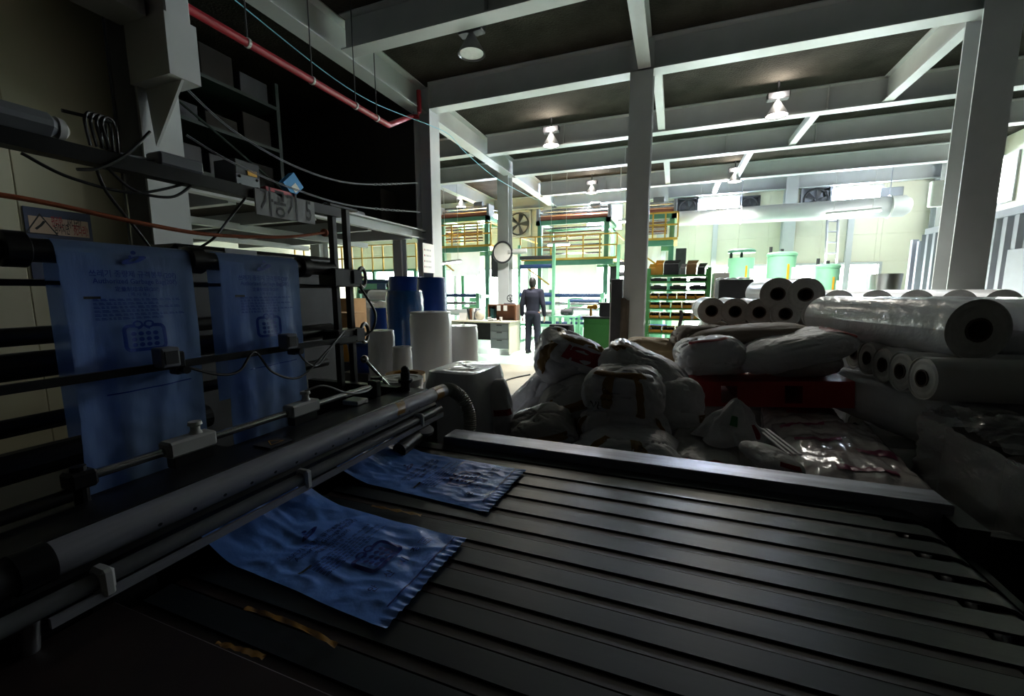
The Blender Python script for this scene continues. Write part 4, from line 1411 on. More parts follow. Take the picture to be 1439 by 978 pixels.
standing(579, 632, 438, 3.45, 'tall white film roll standing in front of the blue rolls', FILMROLL, taper=.08)
standing(630, 670, 457, 3.95, 'white film roll standing beside the taller white roll', FILMROLL)
standing(520, 551, 464, 3.2, 'film roll in crumpled clear wrap standing before the blue rolls', FILMWRAP, wrap=.015, seed=2)
standing(549, 592, 389, 5.0, 'blue film roll at the rear of the blue group, behind the wrapped one', BLUEROLL)
standing(588, 625, 390, 4.5, 'tall blue film roll standing behind the tall white roll', BLUEROLL)
standing(546, 592, 408, 3.95, 'blue film roll in glossy wrap in front of the blue group', BLUEWRAP, wrap=.006, seed=5)
standing(522, 550, 432, 5.55, 'short blue film roll at the outer side of the blue group', BLUEROLL)
standing(553, 577, 487, 2.95, 'low white film roll standing at the foot of the wrapped blue roll', FILMROLL)
yt = PY(562, 525, 2.55)
yr_ = thing('tape_roll', 'wide flat roll of yellow-brown tape on the low white roll', 'tape roll', (yt.x, 2.55, .0))
p = PY(570, 530, 2.5)
obj('winding', MB().lathe((p.x, 2.5, p.z - .03), (p.x, 2.5, p.z + .03), [(0, .135), (0, .14), (1, .14), (1, .09), (0, .09)], 32, False), TAPE, yr_, smooth=True)
obj('stand', MB().cyl((p.x, 2.5, 0), (p.x, 2.5, p.z - .03), .12, seg=24), FILMROLL, yr_, smooth=True)

# wrapped block of rolls and the printed sack just past the machine
bx = thing('wrapped_bundle', 'clear-wrapped bundle of white rolls beside the ribbed hose', 'bundle', (-1.15, 2.25, 0))
zt_ = .955
cx_, cy_, hx, hy = -1.13, 2.2, .17, .24
m = MB()


def blk(u, v):
    an = 2 * PI * u
    c, s = math.cos(an), math.sin(an)
    e = .35
    x = math.copysign(abs(c) ** e, c) * hx; y = math.copysign(abs(s) ** e, s) * hy
    k = 1 + .02 * noise.noise(Vector((x * 14, y * 14, v * 12))) - (.10 * max(0, v - .92) / .08)
    return Vector((cx_ + x * k, cy_ + y * k, v * zt_))


m.grid(blk, 64, 40)
m.grid(lambda r, t: Vector((cx_, cy_, 0)) + (blk(t, 1.0) - Vector((cx_, cy_, 0))) * 1.0 * 1 if r > .999 else Vector((cx_ + (blk(t, 1).x - cx_) * r, cy_ + (blk(t, 1).y - cy_) * r, zt_ + .012 * noise.noise(Vector((r * 3, t * 8, 2))))), 8, 48)
obj('wrap', m, FILMWRAP, bx, smooth=True, fixn=False)
rr = MB().lathe((-1.47, 2.02, .86), (-1.47, 2.02, .90), [(0, .13), (1, .13), (1, .1), (.9, .1), (.9, .075), (1, .075), (1, .04), (.5, .04)], 28, False)
rt = thing('coiled_film', 'flat coil of clear film lying beside the wrapped bundle', 'film coil', (-1.47, 2.02, 0))
obj('coil', rr, FILMROLL, rt, smooth=True)
obj('stand', MB().cyl((-1.47, 2.02, 0), (-1.47, 2.02, .86), .11, seg=20), FILMROLL, rt, smooth=True)


# ================================================================== sacks
def sack(c, size, rot, m_, label, group, seed, patches=(), name='resin_sack', lump=.09, e1=.48, e2=.5, cat='sack', marks=False):
    """pillow-like sack: size (length x, width y, height z), rot euler; patches (part name, material, u0, u1, v0, v1)"""
    c = Vector(c)
    R_ = Euler(rot).to_matrix()
    lx, ly, lz = size[0] / 2, size[1] / 2, size[2] / 2

    def S(u, v, off=0.):
        th, ph = 2 * PI * u, -PI / 2 + PI * v
        cc = lambda a, e: math.copysign(abs(math.cos(a)) ** e, math.cos(a))
        ss = lambda a, e: math.copysign(abs(math.sin(a)) ** e, math.sin(a))
        x = lx * cc(ph, e1) * cc(th, e2); y = ly * cc(ph, e1) * ss(th, e2); z = lz * ss(ph, e1 * 1.35)
        rx, ry = abs(x) / lx, abs(y) / ly
        z *= 1 - .5 * rx ** 5 - .42 * ry ** 5
        q = Vector((x, y, z))
        n = q.normalized() if q.length > 1e-5 else Vector((0, 0, 1))
        s3 = 1 / max(.12, min(size))
        sv = Vector((seed, seed * 1.7, seed * .3))
        d = lump * min(size) * 1.1 * noise.noise(q * 5 + sv)
        wq = q + .05 * Vector((noise.noise(q * 7 + sv), noise.noise(q * 7 + sv * 2), noise.noise(q * 7 - sv)))
        r1 = max(0., 1 - abs(noise.noise(Vector((wq.x * 5, wq.y * 9, wq.z * 7)) + sv)) * 6.5)
        r2 = max(0., 1 - abs(noise.noise(Vector((wq.x * 15, wq.y * 11, wq.z * 13)) - sv)) * 4)
        end = max(rx, ry) ** 3
        ks = min(1., min(size) / .26)
        d += ks * (-.017 * r1 ** 1.5 - (.004 + .012 * end) * r2 + .003 * noise.noise(q * 30 + sv))
        return c + R_ @ (q + n * (d + off))

    o = thing(name, label, cat, (c.x, c.y, c.z - lz), group)
    m = MB().grid(S, 84, 48)
    obj('sacking', m, m_, o, smooth=True)
    for (nm, pm, u0, u1, v0, v1) in patches:
        obj(nm, MB().grid(lambda a, b: S(a, b, .005), 14, 14, (u0, u1), (v0, v1)), pm, o, smooth=True, fixn=False)
    if marks:
        m = MB()
        for pts in ([(.66, .5), (.675, .42), (.69, .5)], [(.668, .45), (.684, .45)], [(.70, .5), (.70, .40), (.715, .42)], [(.695, .46), (.72, .47)]):
            put2d(m, stroke2d(pts, .004), lambda a, b: S(a, b, .006), mx=.02)
        obj('pen_marks', m, INKK, o, fixn=False)
    return o


def at(px, py, Y):
    return PY(px, py, Y)


gp = 'taped white sacks heaped beyond the side rail'
# u ~ .75 faces -Y (toward the camera), v .5 mid height, v 1 top
sack(at(803, 505, 2.75), (.50, .42, .34), (.25, .35, .5), SACK, 'bulging white sack with a red patch on top of the taped heap', gp, 1.1,
     [('red_patch', REDP, .70, .82, .62, .82), ('tape', TAPE, .56, .64, .3, .75), ('tape', TAPE, .45, .9, .86, .93)])
sack(at(905, 527, 2.65), (.58, .40, .30), (.1, .45, .15), SACK, 'white sack with a taped mouth leaning over the heap toward the pallet', gp, 3.7, [('tape', TAPE, .40, .62, .72, .90)])
sack(at(876, 553, 2.35), (.44, .36, .30), (.1, 0, 0), SACK, 'white sack with two upright tape bands and pen marks in the middle of the heap', gp, 6.2,
     [('tape', TAPE, .715, .745, .45, .90), ('tape', TAPE, .775, .81, .35, .90), ('tape', TAPE, .6, .88, .84, .92)], marks=True)
sack(at(875, 596, 2.35), (.50, .40, .28), (0, 0, .05), SACK, 'plump white sack under the one with two tape bands', gp, 8.8, [('tape', TAPE, .60, .63, .3, .7), ('tape', TAPE, .86, .89, .4, .75)])
sack(at(808, 585, 2.5), (.42, .40, .46), (.1, -.3, .2), SACKG, 'upright white sack crossed by curved tape under the red patch sack', gp, 11.1, [('tape', TAPE, .64, .69, .25, .85), ('tape', TAPE, .74, .79, .1, .6), ('tape', TAPE, .66, .8, .66, .74)])
sack(at(748, 570, 2.75), (.62, .38, .30), (.1, -.85, .1), SACK, 'long white sack leaning up the side of the heap by the concrete floor', gp, 13.9)
sack(at(762, 612, 2.15), (.40, .34, .28), (.2, -.2, .3), SACKG, 'open crumpled white sack with brown tape behind the side rail', gp, 16.2, [('tape', TAPE, .6, .85, .62, .72), ('red_patch', REDP, .74, .79, .35, .5)], lump=.09)
sack(at(880, 640, 2.1), (.56, .40, .26), (0, 0, 0), SACK, 'low white sack with two tape bands showing just above the side rail', gp, 18.4, [('tape', TAPE, .68, .71, .45, .92), ('tape', TAPE, .755, .79, .45, .92)])
sack(at(938, 590, 2.55), (.36, .36, .50), (0, .1, .4), SACK, 'white sack with a red and yellow corner at the pallet side of the heap', gp, 21.0, [('red_patch', REDP, .80, .88, .3, .5), ('tape', TAPE, .8, .9, .55, .62)])
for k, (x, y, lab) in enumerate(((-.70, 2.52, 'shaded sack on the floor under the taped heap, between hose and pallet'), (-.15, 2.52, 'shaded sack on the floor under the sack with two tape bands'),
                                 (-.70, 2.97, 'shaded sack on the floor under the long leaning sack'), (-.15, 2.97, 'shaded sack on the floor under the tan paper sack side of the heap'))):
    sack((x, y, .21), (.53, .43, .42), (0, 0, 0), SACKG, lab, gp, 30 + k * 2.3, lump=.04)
sack(at(706, 580, 2.2), (.12, .14, .40), (0, -.1, .3), SACK, 'narrow white printed bag standing between the wrapped bundle and the heap', gp, 41, patches=[('red_band', REDP, .66, .92, .50, .55)], name='printed_bag')
sack(at(918, 493, 3.6), (.46, .40, .22), (0, .1, .2), SACKTAN, 'tan paper sack with dark printing behind the taped heap', 'paper sacks', 44, name='paper_sack')
tag(obj('sack_support', MB().box((-.55, 3.3, 0), (.05, 3.95, at(918, 493, 3.6).z - .10), ch=.03), SACKG), 'dusty wrapped block under the tan paper sack', 'block')

# sacks on the tilted red pallet
gq = 'sacks on the red pallet'
TILT = -.07
PYL = 2.95
pc = at(1065, 553, PYL)
RT = Euler((0, TILT, .04)).to_matrix()
pal = thing('plastic_pallet', 'red plastic pallet tilted on the flat bags, carrying white sacks', 'pallet', (pc.x, pc.y + .3, pc.z - .07))
x0_, x1_ = pc.x - .48, pc.x + .49
Y0_, Y1_ = PYL, PYL + .68
piv = (pc.x, PYL + .3, pc.z)
obj('deck', MB().box((x0_, Y0_, pc.z + .05), (x1_, Y1_, pc.z + .075), RT, piv), REDPAL, pal)
obj('bottom_deck', MB().box((x0_, Y0_, pc.z - .085), (x1_, Y1_, pc.z - .06), RT, piv), REDPAL, pal)
for i in range(3):
    xx = x0_ + (x1_ - x0_ - .26) * i / 2
    obj('block', MB().box((xx, Y0_, pc.z - .06), (xx + .26, Y1_, pc.z + .05), RT, piv), REDPAL, pal)
zt_ = pc.z + .075
sack((pc.x - .235, PYL + .26, zt_ + .075), (.47, .5, .15), (0, TILT, .05), SACK, 'flat white sack lying on the red pallet at the heap end', gq, 51)
sack((pc.x + .235, PYL + .26, zt_ + .115), (.47, .5, .19), (0, TILT, 0), SACKG, 'flat greyish sack lying on the red pallet at the film roll end', gq, 53)
sack(at(993, 497, PYL + .12), (.42, .5, .24), (0, -.18, .1), SACK, 'white sack with a red printed band on the pallet pile', gq, 56, [('red_band', REDP, .62, .86, .84, .89)])
sack(at(1108, 492, PYL + .15), (.66, .46, .20), (.05, -.28, .05), SACK, 'white sack with a dark red end sloping up over the pallet pile', gq, 58, [('red_band', REDP, .90, 1.04, .60, .88)])
sack(at(1050, 470, PYL + .42), (.80, .45, .14), (.0, -.10, .0), SACKBR, 'brown folded sack lying between the white sacks and the film rolls', gq, 61)
sack(at(985, 480, PYL + .50), (.42, .40, .24), (0, 0, .2), SACKBR, 'dull beige sack at the rear corner of the pallet pile', gq, 63)
tag(obj('pallet_support', MB().box((pc.x - .42, 3.15, 0), (pc.x + .42, PYL + .66, pc.z - .13), ch=.03), SACKG), 'wrapped block of goods holding up the red pallet', 'block')

# flat printed bag bundles beside the rail
gf = 'flat bag bundles behind the side rail'


def bundle(corners, z, th, m_, label, seed, prints=(), rough=.014, words=()):
    """corners: four pixels on the top face, near-left, near-right, far-right, far-left"""
    C_ = [PZ(x, y, z) for x, y in corners]

    def S(u, v, off=0.):
        a = C_[0].lerp(C_[1], u); b = C_[3].lerp(C_[2], u)
        q = a.lerp(b, v)
        e = min(1, 6 * min(u, 1 - u, v, 1 - v))
        n = noise.noise(Vector((u * 4 + seed, v * 4, seed))) + .6 * (.5 - abs(noise.noise(Vector((u * 8, v * 8 + seed, 4))))) + .3 * noise.noise(Vector((u * 20, v * 20, seed)))
        return q + Vector((0, 0, rough * n + off - .03 * (1 - e) ** 2))
    cc = (C_[0] + C_[1] + C_[2] + C_[3]) / 4
    o = thing('bag_bundle', label, 'bundle', (cc.x, cc.y, 0), gf)
    m = MB()
    n = 36
    m.grid(lambda u, v: S(u, v), n, n)
    for (f) in ((lambda t: (t, 0)), (lambda t: (1, t)), (lambda t: (1 - t, 1)), (lambda t: (0, 1 - t))):
        m.grid(lambda t, h: S(*f(t)) - Vector((0, 0, th * h)) + Vector((noise.noise(Vector((t * 9, h * 6, seed))) * .008, noise.noise(Vector((t * 9, h * 6, seed + 3))) * .008, 0)), n, 6)
    obj('film_stack', m, m_, o, smooth=True, fixn=False)
    for (nm, pm, u0, u1, v0, v1) in prints:
        obj(nm, MB().grid(lambda u, v: S(u, v, .003), 16, 10, (u0, u1), (v0, v1)), pm, o, smooth=True, fixn=False)
    for (s, h, pm, uc, vc) in words:
        m = MB()
        put2d(m, text2d(s, h), lambda a, b: S(uc + a * 1.2, vc + b * 1.6, .004), mx=.03)
        obj('lettering', m, pm, o, fixn=False)
    return o


GLB = mat('glossy_white_bag_film', 'c8c0c0', .2, var=.12, vscale=5, bump=.6, bscale=9, coat=.5)
bundle([(1135, 668), (1322, 692), (1215, 588), (1085, 590)], .69, .145, GLB, 'glossy clear-wrapped bag bundle with magenta printing beside the side rail', 3,
       [('magenta_band', MAGP, .05, .5, .84, .90), ('magenta_band', MAGP, .1, .55, .55, .60), ('magenta_band', MAGP, .6, .95, .36, .42), ('magenta_band', MAGP, .3, .8, .12, .17)], .022)
bundle([(940, 645), (1045, 660), (1035, 612), (945, 610)], .64, .095, SACKG, 'dull white bag bundle with black printing right behind the side rail', 7, [('red_band', REDP, .0, 1, .02, .1)])
bundle([(945, 608), (1010, 612), (1000, 578), (950, 576)], .66, .115, SACKG, 'white bag bundle with green letters under the red pallet', 12, words=[('HD', .09, GREENP, .5, .55)])
bundle([(1075, 598), (1190, 592), (1165, 562), (1070, 560)], .66, .115, GLB, 'glossy wrapped bundle with dark red printing under the pallet corner', 17, [('red_band', REDP, .3, .95, .35, .75)], .02)
cbase = PZ(1026, 618, .655)
cap = PY(1026, 560, cbase.y)


def tent(u, v):
    an = 2 * PI * u
    r = .155 * (1 - v) ** .75 * (1 + .16 * math.sin(an * 5 + 2 * v) + .3 * noise.noise(Vector((math.cos(an) * 2, math.sin(an) * 2, v * 3))))
    return Vector((cbase.x + r * math.cos(an) + .02 * v, cbase.y + r * math.sin(an) * .8, .655 + (cap.z - .655) * v + .012 * noise.noise(Vector((an, v * 6, 2)))))


cbg = thing('crumpled_bag', 'crumpled peaked white bag with green and red marks propped before the red pallet', 'bag', (cbase.x, cbase.y, .655), gf)
obj('film', MB().grid(tent, 72, 30), SACK, cbg, smooth=True)
for (nm, pm, u0, u1, v0, v1) in (('green_mark', GREENP, .70, .76, .45, .62), ('red_mark', REDP, .88, .97, .08, .42)):
    obj(nm, MB().grid(lambda u, v: tent(u, v) + Vector((.004 * math.cos(2 * PI * u), .004 * math.sin(2 * PI * u), .002)), 8, 8, (u0, u1), (v0, v1)), pm, cbg, smooth=True, fixn=False)
sack(at(1084, 645, 1.9), (.20, .22, .08), (.1, .3, .5), SACK, 'small crumpled bag with a red and green print beside the grey strips', gf, 74, [('red_mark', REDP, .7, .78, .6, .75), ('green_mark', GREENP, .74, .82, .35, .5)], lump=.14, name='crumpled_bag')
st = thing('packing_strips', 'pale strapping strips lying beside the magenta printed bundle', 'strips', (.38, 1.9, .68), gf)
for k in range(3):
    a, b = PZ(1085 + 7 * k, 620, .71), PZ(1138 + 9 * k, 664, .71)
    obj('strip', MB().box((0, 0, 0), (.012, (b - a).length, .006)), SACK, None).parent = st
    ch = st.children[-1]
    d = b - a
    ch.location = a - st.location
    ch.rotation_euler = (0, 0, math.atan2(d.y, d.x) - PI / 2)
tag(obj('bundle_block', MB().box((.15, 1.66, 0), (.93, 2.9, .53), ch=.04), SACKG), 'dark wrapped block of goods filling the space under the flat bundles', 'block')
# ================================================================== hall: rack, cabinet, desk, person
YRK = 6.95
rk = thing('bin_rack', 'green steel rack of yellow bins beside the front column', 'rack', (.1, YRK + .2, 0))
l_, r_ = PY(910, 430, YRK).x, PY(994, 430, YRK).x
ztop = PY(950, 386, YRK).z
for x in (l_, r_):
    for y in (YRK, YRK + .38):
        obj('upright', MB().box((x - .025, y - .02, 0), (x + .025, y + .02, ztop + .1)), CABGREEN, rk)
shelf_y = [386, 395, 407, 420, 433, 448, 468, 486]
for k, py in enumerate(shelf_y):
    z = PY(950, py, YRK).z
    obj('shelf', MB().box((l_ - .02, YRK - .03, z - .025), (r_ + .02, YRK + .4, z)), CABGREEN, rk)
gbins = 'parts bins on the green rack'
cols = [YBIN, YBIN, YBIN, DARK, YBIN]
for k, py in enumerate(shelf_y):
    z = PY(950, py, YRK).z
    zn = PY(950, shelf_y[k - 1], YRK).z if k else z + .2
    hh = min(.085, (zn - z) * .6) if k else .1
    nb = 6 if k < 4 else 5 if k < 6 else 4
    if k in (1, 2):
        for i in range(3):
            x0 = l_ + (r_ - l_) * (i + .1) / 3
            tag(obj('parts_tray', MB().box((x0, YRK + .02, z + .001), (x0 + .24, YRK + .34, z + hh * .75), ch=.01).box((x0 + .05, YRK + .06, z + hh * .75), (x0 + .15, YRK + .2, z + hh * .95)), DARK),
                '%s dark parts tray from the column on shelf %s of the green rack' % (ORD[i], 'two' if k == 1 else 'three'), 'tray', gbins)
        continue
    if k == 0:
        continue
    for i in range(nb):
        x0 = l_ + .03 + (r_ - l_ - .06) * i / nb
        x1 = l_ + .03 + (r_ - l_ - .06) * (i + 1) / nb - .012
        b = thing('parts_bin', '%s yellow bin from the column on shelf %s of the green rack' % (ORD[i], ['one', 'two', 'three', 'four', 'five', 'six', 'seven', 'eight'][k]), 'bin', ((x0 + x1) / 2, YRK + .15, z), gbins)
        m = MB()
        m.box((x0, YRK - .02, z + .001), (x1, YRK + .32, z + .008)).box((x0, YRK - .02, z), (x0 + .006, YRK + .32, z + hh)).box((x1 - .006, YRK - .02, z), (x1, YRK + .32, z + hh)).box((x0, YRK + .314, z), (x1, YRK + .32, z + hh)).box((x0, YRK - .02, z), (x1, YRK - .014, z + hh * .55))
        obj('bin_shell', m, YBIN, b)
        m = MB()
        rr = random.Random(k * 11 + i)
        for q in range(3):
            m.ball((x0 + (x1 - x0) * (.25 + .25 * q), YRK + .1 + .07 * rr.random(), z + hh * .5), ((x1 - x0) * .2, .06, hh * .45), 8, 6)
        o2 = obj('contents', m, DARK, b, smooth=True); o2['kind'] = 'stuff'
z = ztop
bxs = [(912, 922, 376, YBIN, 'small yellow box'), (921, 933, 371, YBIN, 'yellow carton'), (933, 955, 371, DARK, 'large dark box'), (956, 964, 376, GREY, 'grey carton'), (965, 980, 371, BROWNBOX, 'brown carton'), (981, 992, 375, DARK, 'small dark carton')]
for (a, b, t, mm, lab) in bxs:
    p, q = PY(a, t, YRK + .05), PY(b, t, YRK + .05)
    o = thing('carton', lab + ' on top of the green bin rack', 'box', ((p.x + q.x) / 2, YRK + .15, z), 'cartons on the bin rack')
    obj('body', MB().box((p.x, YRK + .02, z), (q.x - .01, YRK + .30, p.z), ch=.004), mm, o)
    obj('flap', MB().add([(p.x, YRK + .02, p.z), (q.x - .01, YRK + .02, p.z), (q.x + .02, YRK - .02, p.z + .05), (p.x + .02, YRK - .02, p.z + .05)], [(0, 1, 2, 3)]), mm, o)
tag(obj('hanging_cloth', MB().grid(lambda u, v: Vector((PY(953, 460, YRK - .05).x + .05 * u + .012 * math.sin(v * 7), YRK - .045 + .015 * math.sin(u * 6 + v * 4), PY(953, 436, YRK - .05).z - .42 * v)), 6, 14), DARK, smooth=True, fixn=False), 'long dark strap hanging down the front of the bin rack', 'strap')

# green work cabinet
gx0, gx1 = PY(820, 450, 7.3).x, PY(869, 450, 7.3).x
gz = PY(845, 446, 7.3).z
gc = thing('work_cabinet', 'bright green work cabinet with a dark top edge beside the front column', 'cabinet', ((gx0 + gx1) / 2, 7.55, 0))
obj('body', MB().box((gx0, 7.3, 0), (gx1, 7.85, gz - .02), ch=.008), CABGREEN, gc)
obj('top_board', MB().box((gx0 - .02, 7.28, gz - .02), (gx1 + .02, 7.87, gz + .01)), DARK, gc)
dd = obj('door', MB().box((gx0 + .03, 7.285, .06), (gx1 - .03, 7.30, gz - .12), ch=.004), CABGREEN, gc)
obj('handle', MB().box((gx1 - .10, 7.265, gz * .55), (gx1 - .08, 7.285, gz * .55 + .12)), DARK, dd)
bx_ = thing('tool_box', 'dark box with a raised lid on the green work cabinet', 'box', (gx1 - .2, 7.5, gz + .01))
obj('body', MB().box((gx1 - .34, 7.4, gz + .01), (gx1 - .06, 7.68, gz + .22), ch=.01), DARK, bx_)
obj('lid', MB().box((gx1 - .36, 7.38, gz + .22), (gx1 - .04, 7.7, gz + .25), ch=.005), DARK, bx_)
tp = thing('tape_dispenser', 'yellow tape gun standing on the green work cabinet', 'tape gun', (gx0 + .1, 7.5, gz + .01))
obj('grip', MB().box((gx0 + .07, 7.48, gz + .01), (gx0 + .11, 7.52, gz + .14), ch=.008), YTAPE, tp)
obj('head', MB().box((gx0 + .02, 7.48, gz + .14), (gx0 + .20, 7.52, gz + .20), ch=.01).cyl((gx0 + .16, 7.47, gz + .17), (gx0 + .16, 7.53, gz + .17), .045, seg=14), YTAPE, tp)
lx = PY(870, 420, 6.2).x
lk = thing('wall_locker', 'narrow dark panel cabinet fixed to the side of the front column', 'cabinet', (lx, 6.35, 0))
obj('body', MB().box((cl - .18, 6.35, .2), (cl - .02, 6.5, PY(872, 392, 6.35).z), ch=.008), DARK, lk)
obj('edge_strip', MB().box((cl - .19, 6.335, .4), (cl - .175, 6.35, PY(872, 392, 6.35).z - .05)), WHITEPL, lk)
rg = MB().grid(lambda u, v: Vector((cl - .02 + .12 * u, 6.2 + .02 * math.sin(u * 7 + v * 3), PY(890, 420, 6.2).z - .72 * v + .02 * math.sin(u * 5))), 10, 16)
tag(obj('hanging_coat', rg, mat('grimy_cloth', '4a4038', .9, var=.3), smooth=True, fixn=False), 'grimy work coat hanging on the front column', 'coat')

# draped chair
ch = thing('draped_chair', 'black cloth-draped chair back showing above the taped sacks', 'chair', (-1.9, 6.9, 0))
pc_ = PY(789, 456, 6.9)
m = MB()
zt_ = pc_.z


def dr_(u, v):
    an = 2 * PI * u
    c, s = math.cos(an), math.sin(an)
    f = .75 + .35 * v
    return Vector((pc_.x + math.copysign(abs(c) ** .6, c) * .26 * f, 6.9 + math.copysign(abs(s) ** .6, s) * .18 * f, zt_ - v * .55 + .012 * math.sin(an * 5) * v))


m.grid(dr_, 36, 12)
m.grid(lambda r, t: Vector((pc_.x + (dr_(t, 0).x - pc_.x) * r, 6.9 + (dr_(t, 0).y - 6.9) * r, zt_ + .015 * (1 - r))), 4, 36)
obj('cloth', m, mat('black_cloth', '191a1f', .9, var=.15), ch, smooth=True, fixn=False)
obj('seat', MB().box((pc_.x - .22, 6.7, .43), (pc_.x + .22, 7.1, .48), ch=.015), DARK, ch)
for sx in (-1, 1):
    for sy in (-1, 1):
        obj('leg', MB().cyl((pc_.x + sx * .2, 6.9 + sy * .17, 0), (pc_.x + sx * .2, 6.9 + sy * .17, .45), .014, seg=8), GREY, ch)

# office desk
dk = thing('office_desk', 'cream steel office desk with three drawers beside the grey column', 'desk', (-3.85, 8.8, 0))
dxr = -3.30
dxl = -4.75
dy0, dy1, dz = 8.47, 9.15, .74
obj('top', MB().box((dxl, dy0, dz - .035), (dxr + .02, dy1, dz), ch=.006), CREAM, dk)
obj('side_panel', MB().box((dxr - .02, dy0, .03), (dxr, dy1, dz - .035)), CREAM, dk)
obj('side_panel', MB().box((dxl, dy0, .03), (dxl + .02, dy1, dz - .035)), CREAM, dk)
obj('back_panel', MB().box((dxl, dy1 - .03, .25), (dxr, dy1 - .01, dz - .035)), DARK, dk)
obj('drawer_unit', MB().box((dxr - .46, dy0 + .03, .14), (dxr - .02, dy1 - .05, dz - .035)), GREY, dk)
for (z0, z1) in ((.15, .36), (.37, .53), (.54, .69)):
    d = obj('drawer', MB().box((dxr - .45, dy0 + .01, z0), (dxr - .03, dy0 + .03, z1), ch=.004), GREY, dk)
    obj('drawer_pull', MB().box((dxr - .30, dy0 + .0, z1 - .04), (dxr - .18, dy0 + .012, z1 - .02)), DARK, d)
ds = thing('desk_organiser', 'brown wooden desk organiser with dividers standing on the office desk', 'organiser', (-3.62, 9.0, dz))
obj('side', MB().box((-3.98, 8.86, dz), (-3.96, 9.12, dz + .36)), WOOD, ds)
obj('side', MB().box((-3.32, 8.86, dz), (-3.29, 9.12, dz + .36)), WOOD, ds)
obj('back', MB().box((-3.96, 9.10, dz), (-3.32, 9.12, dz + .36)), WOOD, ds)
obj('shelf', MB().box((-3.96, 8.86, dz + .34), (-3.32, 9.12, dz + .36)), WOOD, ds)
for i in range(2):
    obj('note', MB().box((-3.75 + .16 * i, 8.852, dz + .22), (-3.66 + .16 * i, 8.858, dz + .34)), PAPER, ds)
gdk = 'things on the office desk'
tag(obj('file_folder', MB().box((-3.93, 8.9, dz), (-3.90, 9.08, dz + .28)).box((-3.89, 8.9, dz), (-3.86, 9.08, dz + .26)), mat('teal_folder', '2b5a5e', .6)), 'teal file folders standing in the wooden organiser', 'folder', gdk)
for i in range(4):
    tag(obj('ledger_book', MB().box((0, 0, 0), (.035, .2, .26), Euler((0, .12 * i - .2, 0)).to_matrix()), [DARK, WOOD, PAPER, GREY][i]), ['dark', 'brown', 'white', 'grey'][i] + ' ledger leaning in the row on the desk', 'book', gdk)
    bpy.data.objects[COL.objects[-1].name].location = (-4.45 + .06 * i, 8.9, dz + .005)
tag(obj('desk_calendar', MB().add([(-4.62, 8.62, dz), (-4.42, 8.62, dz), (-4.42, 8.68, dz + .17), (-4.62, 8.68, dz + .17), (-4.42, 8.74, dz), (-4.62, 8.74, dz)], [(0, 1, 2, 3), (3, 2, 4, 5)]), PAPER, fixn=False), 'white tent-shaped desk calendar on the office desk', 'calendar', gdk)
tag(obj('plastic_sack', MB().ball((-4.15, 8.8, dz + .11), (.12, .1, .12), 14, 10), CREAM, smooth=True), 'crumpled cream plastic bag on the office desk', 'bag', gdk)
tag(obj('phone', MB().box((-3.88, 8.6, dz), (-3.72, 8.78, dz + .05), ch=.01).box((-3.90, 8.62, dz + .05), (-3.84, 8.76, dz + .08), ch=.01), WHITEPL), 'pale desk telephone in front of the organiser', 'telephone', gdk)
tag(obj('paper_cup', MB().lathe((-3.58, 8.68, dz), (-3.58, 8.68, dz + .09), [(0, .026), (1, .036), (1, .032), (.1, .024)], 16, False), PAPER, smooth=True), 'white paper cup on the office desk', 'cup', gdk)
tag(obj('loose_sheet', MB().box((-4.3, 8.55, dz + .001), (-4.02, 8.75, dz + .004), Euler((0, 0, .2)).to_matrix()), PAPER), 'loose white sheet lying on the office desk', 'paper', gdk)
vs = thing('hand_wheel_valve', 'small hand wheel device standing on the wooden organiser', 'device', (-3.5, 9.0, dz + .36))
obj('base', MB().box((-3.62, 8.94, dz + .36), (-3.36, 9.06, dz + .40), ch=.008), GREY, vs)
obj('wheel', MB().ring((-3.46, 8.95, dz + .50), (0, 1, 0), .075, .01, 20, 6), DARK, vs)
for k in range(3):
    an = PI * k / 3
    obj('spoke', MB().cyl((-3.46 - .075 * math.cos(an), 8.95, dz + .50 - .075 * math.sin(an)), (-3.46 + .075 * math.cos(an), 8.95, dz + .50 + .075 * math.sin(an)), .006, seg=6), DARK, vs)
obj('stem', MB().cyl((-3.46, 8.95, dz + .50), (-3.46, 9.0, dz + .40), .012, seg=8), DARK, vs)
# round clock-like gauge on the desk column
cc = PY(708, 355, 10.3)
cw = thing('round_dial', 'round white dial with a dark rim on the grey desk column', 'dial', (cc.x, cc.y, cc.z - .25))
obj('face', MB().cyl((cc.x, cc.y - .06, cc.z), (cc.x, cc.y - .1, cc.z), .25, seg=28), PAPER, cw, smooth=True)
obj('rim', MB().ring((cc.x, cc.y - .1, cc.z), (0, 1, 0), .26, .025, 28, 6), DARK, cw, smooth=True)
obj('arm', MB().cyl((cc.x + .15, cc.y - .06, cc.z), (cc.x + .62, cc.y, cc.z + .02), .07, seg=14), WHITEPL, cw, smooth=True)
cal = thing('wall_calendar', 'white wall calendar hung on the mezzanine corner column', 'calendar', (-3.79, 6.4, 1.6))
p0, p1 = PX(594, 341, -3.79), PX(611, 384, -3.79)
obj('sheet', MB().box((-3.797, p0.y, p1.z), (-3.79, max(p1.y, p0.y + .26), p0.z)), PAPER, cal)
for j in range(4):
    for i in range(5):
        obj('date_mark', MB().box((-3.7895, p0.y + .03 + .045 * i, p0.z - .12 - .09 * j), (-3.789, p0.y + .05 + .045 * i, p0.z - .09 - .09 * j)), REDP if i == 0 else GREY, cal)

# ------------------------------------------------------------------ person seen from behind
PXX, PYY = -2.94, 9.0


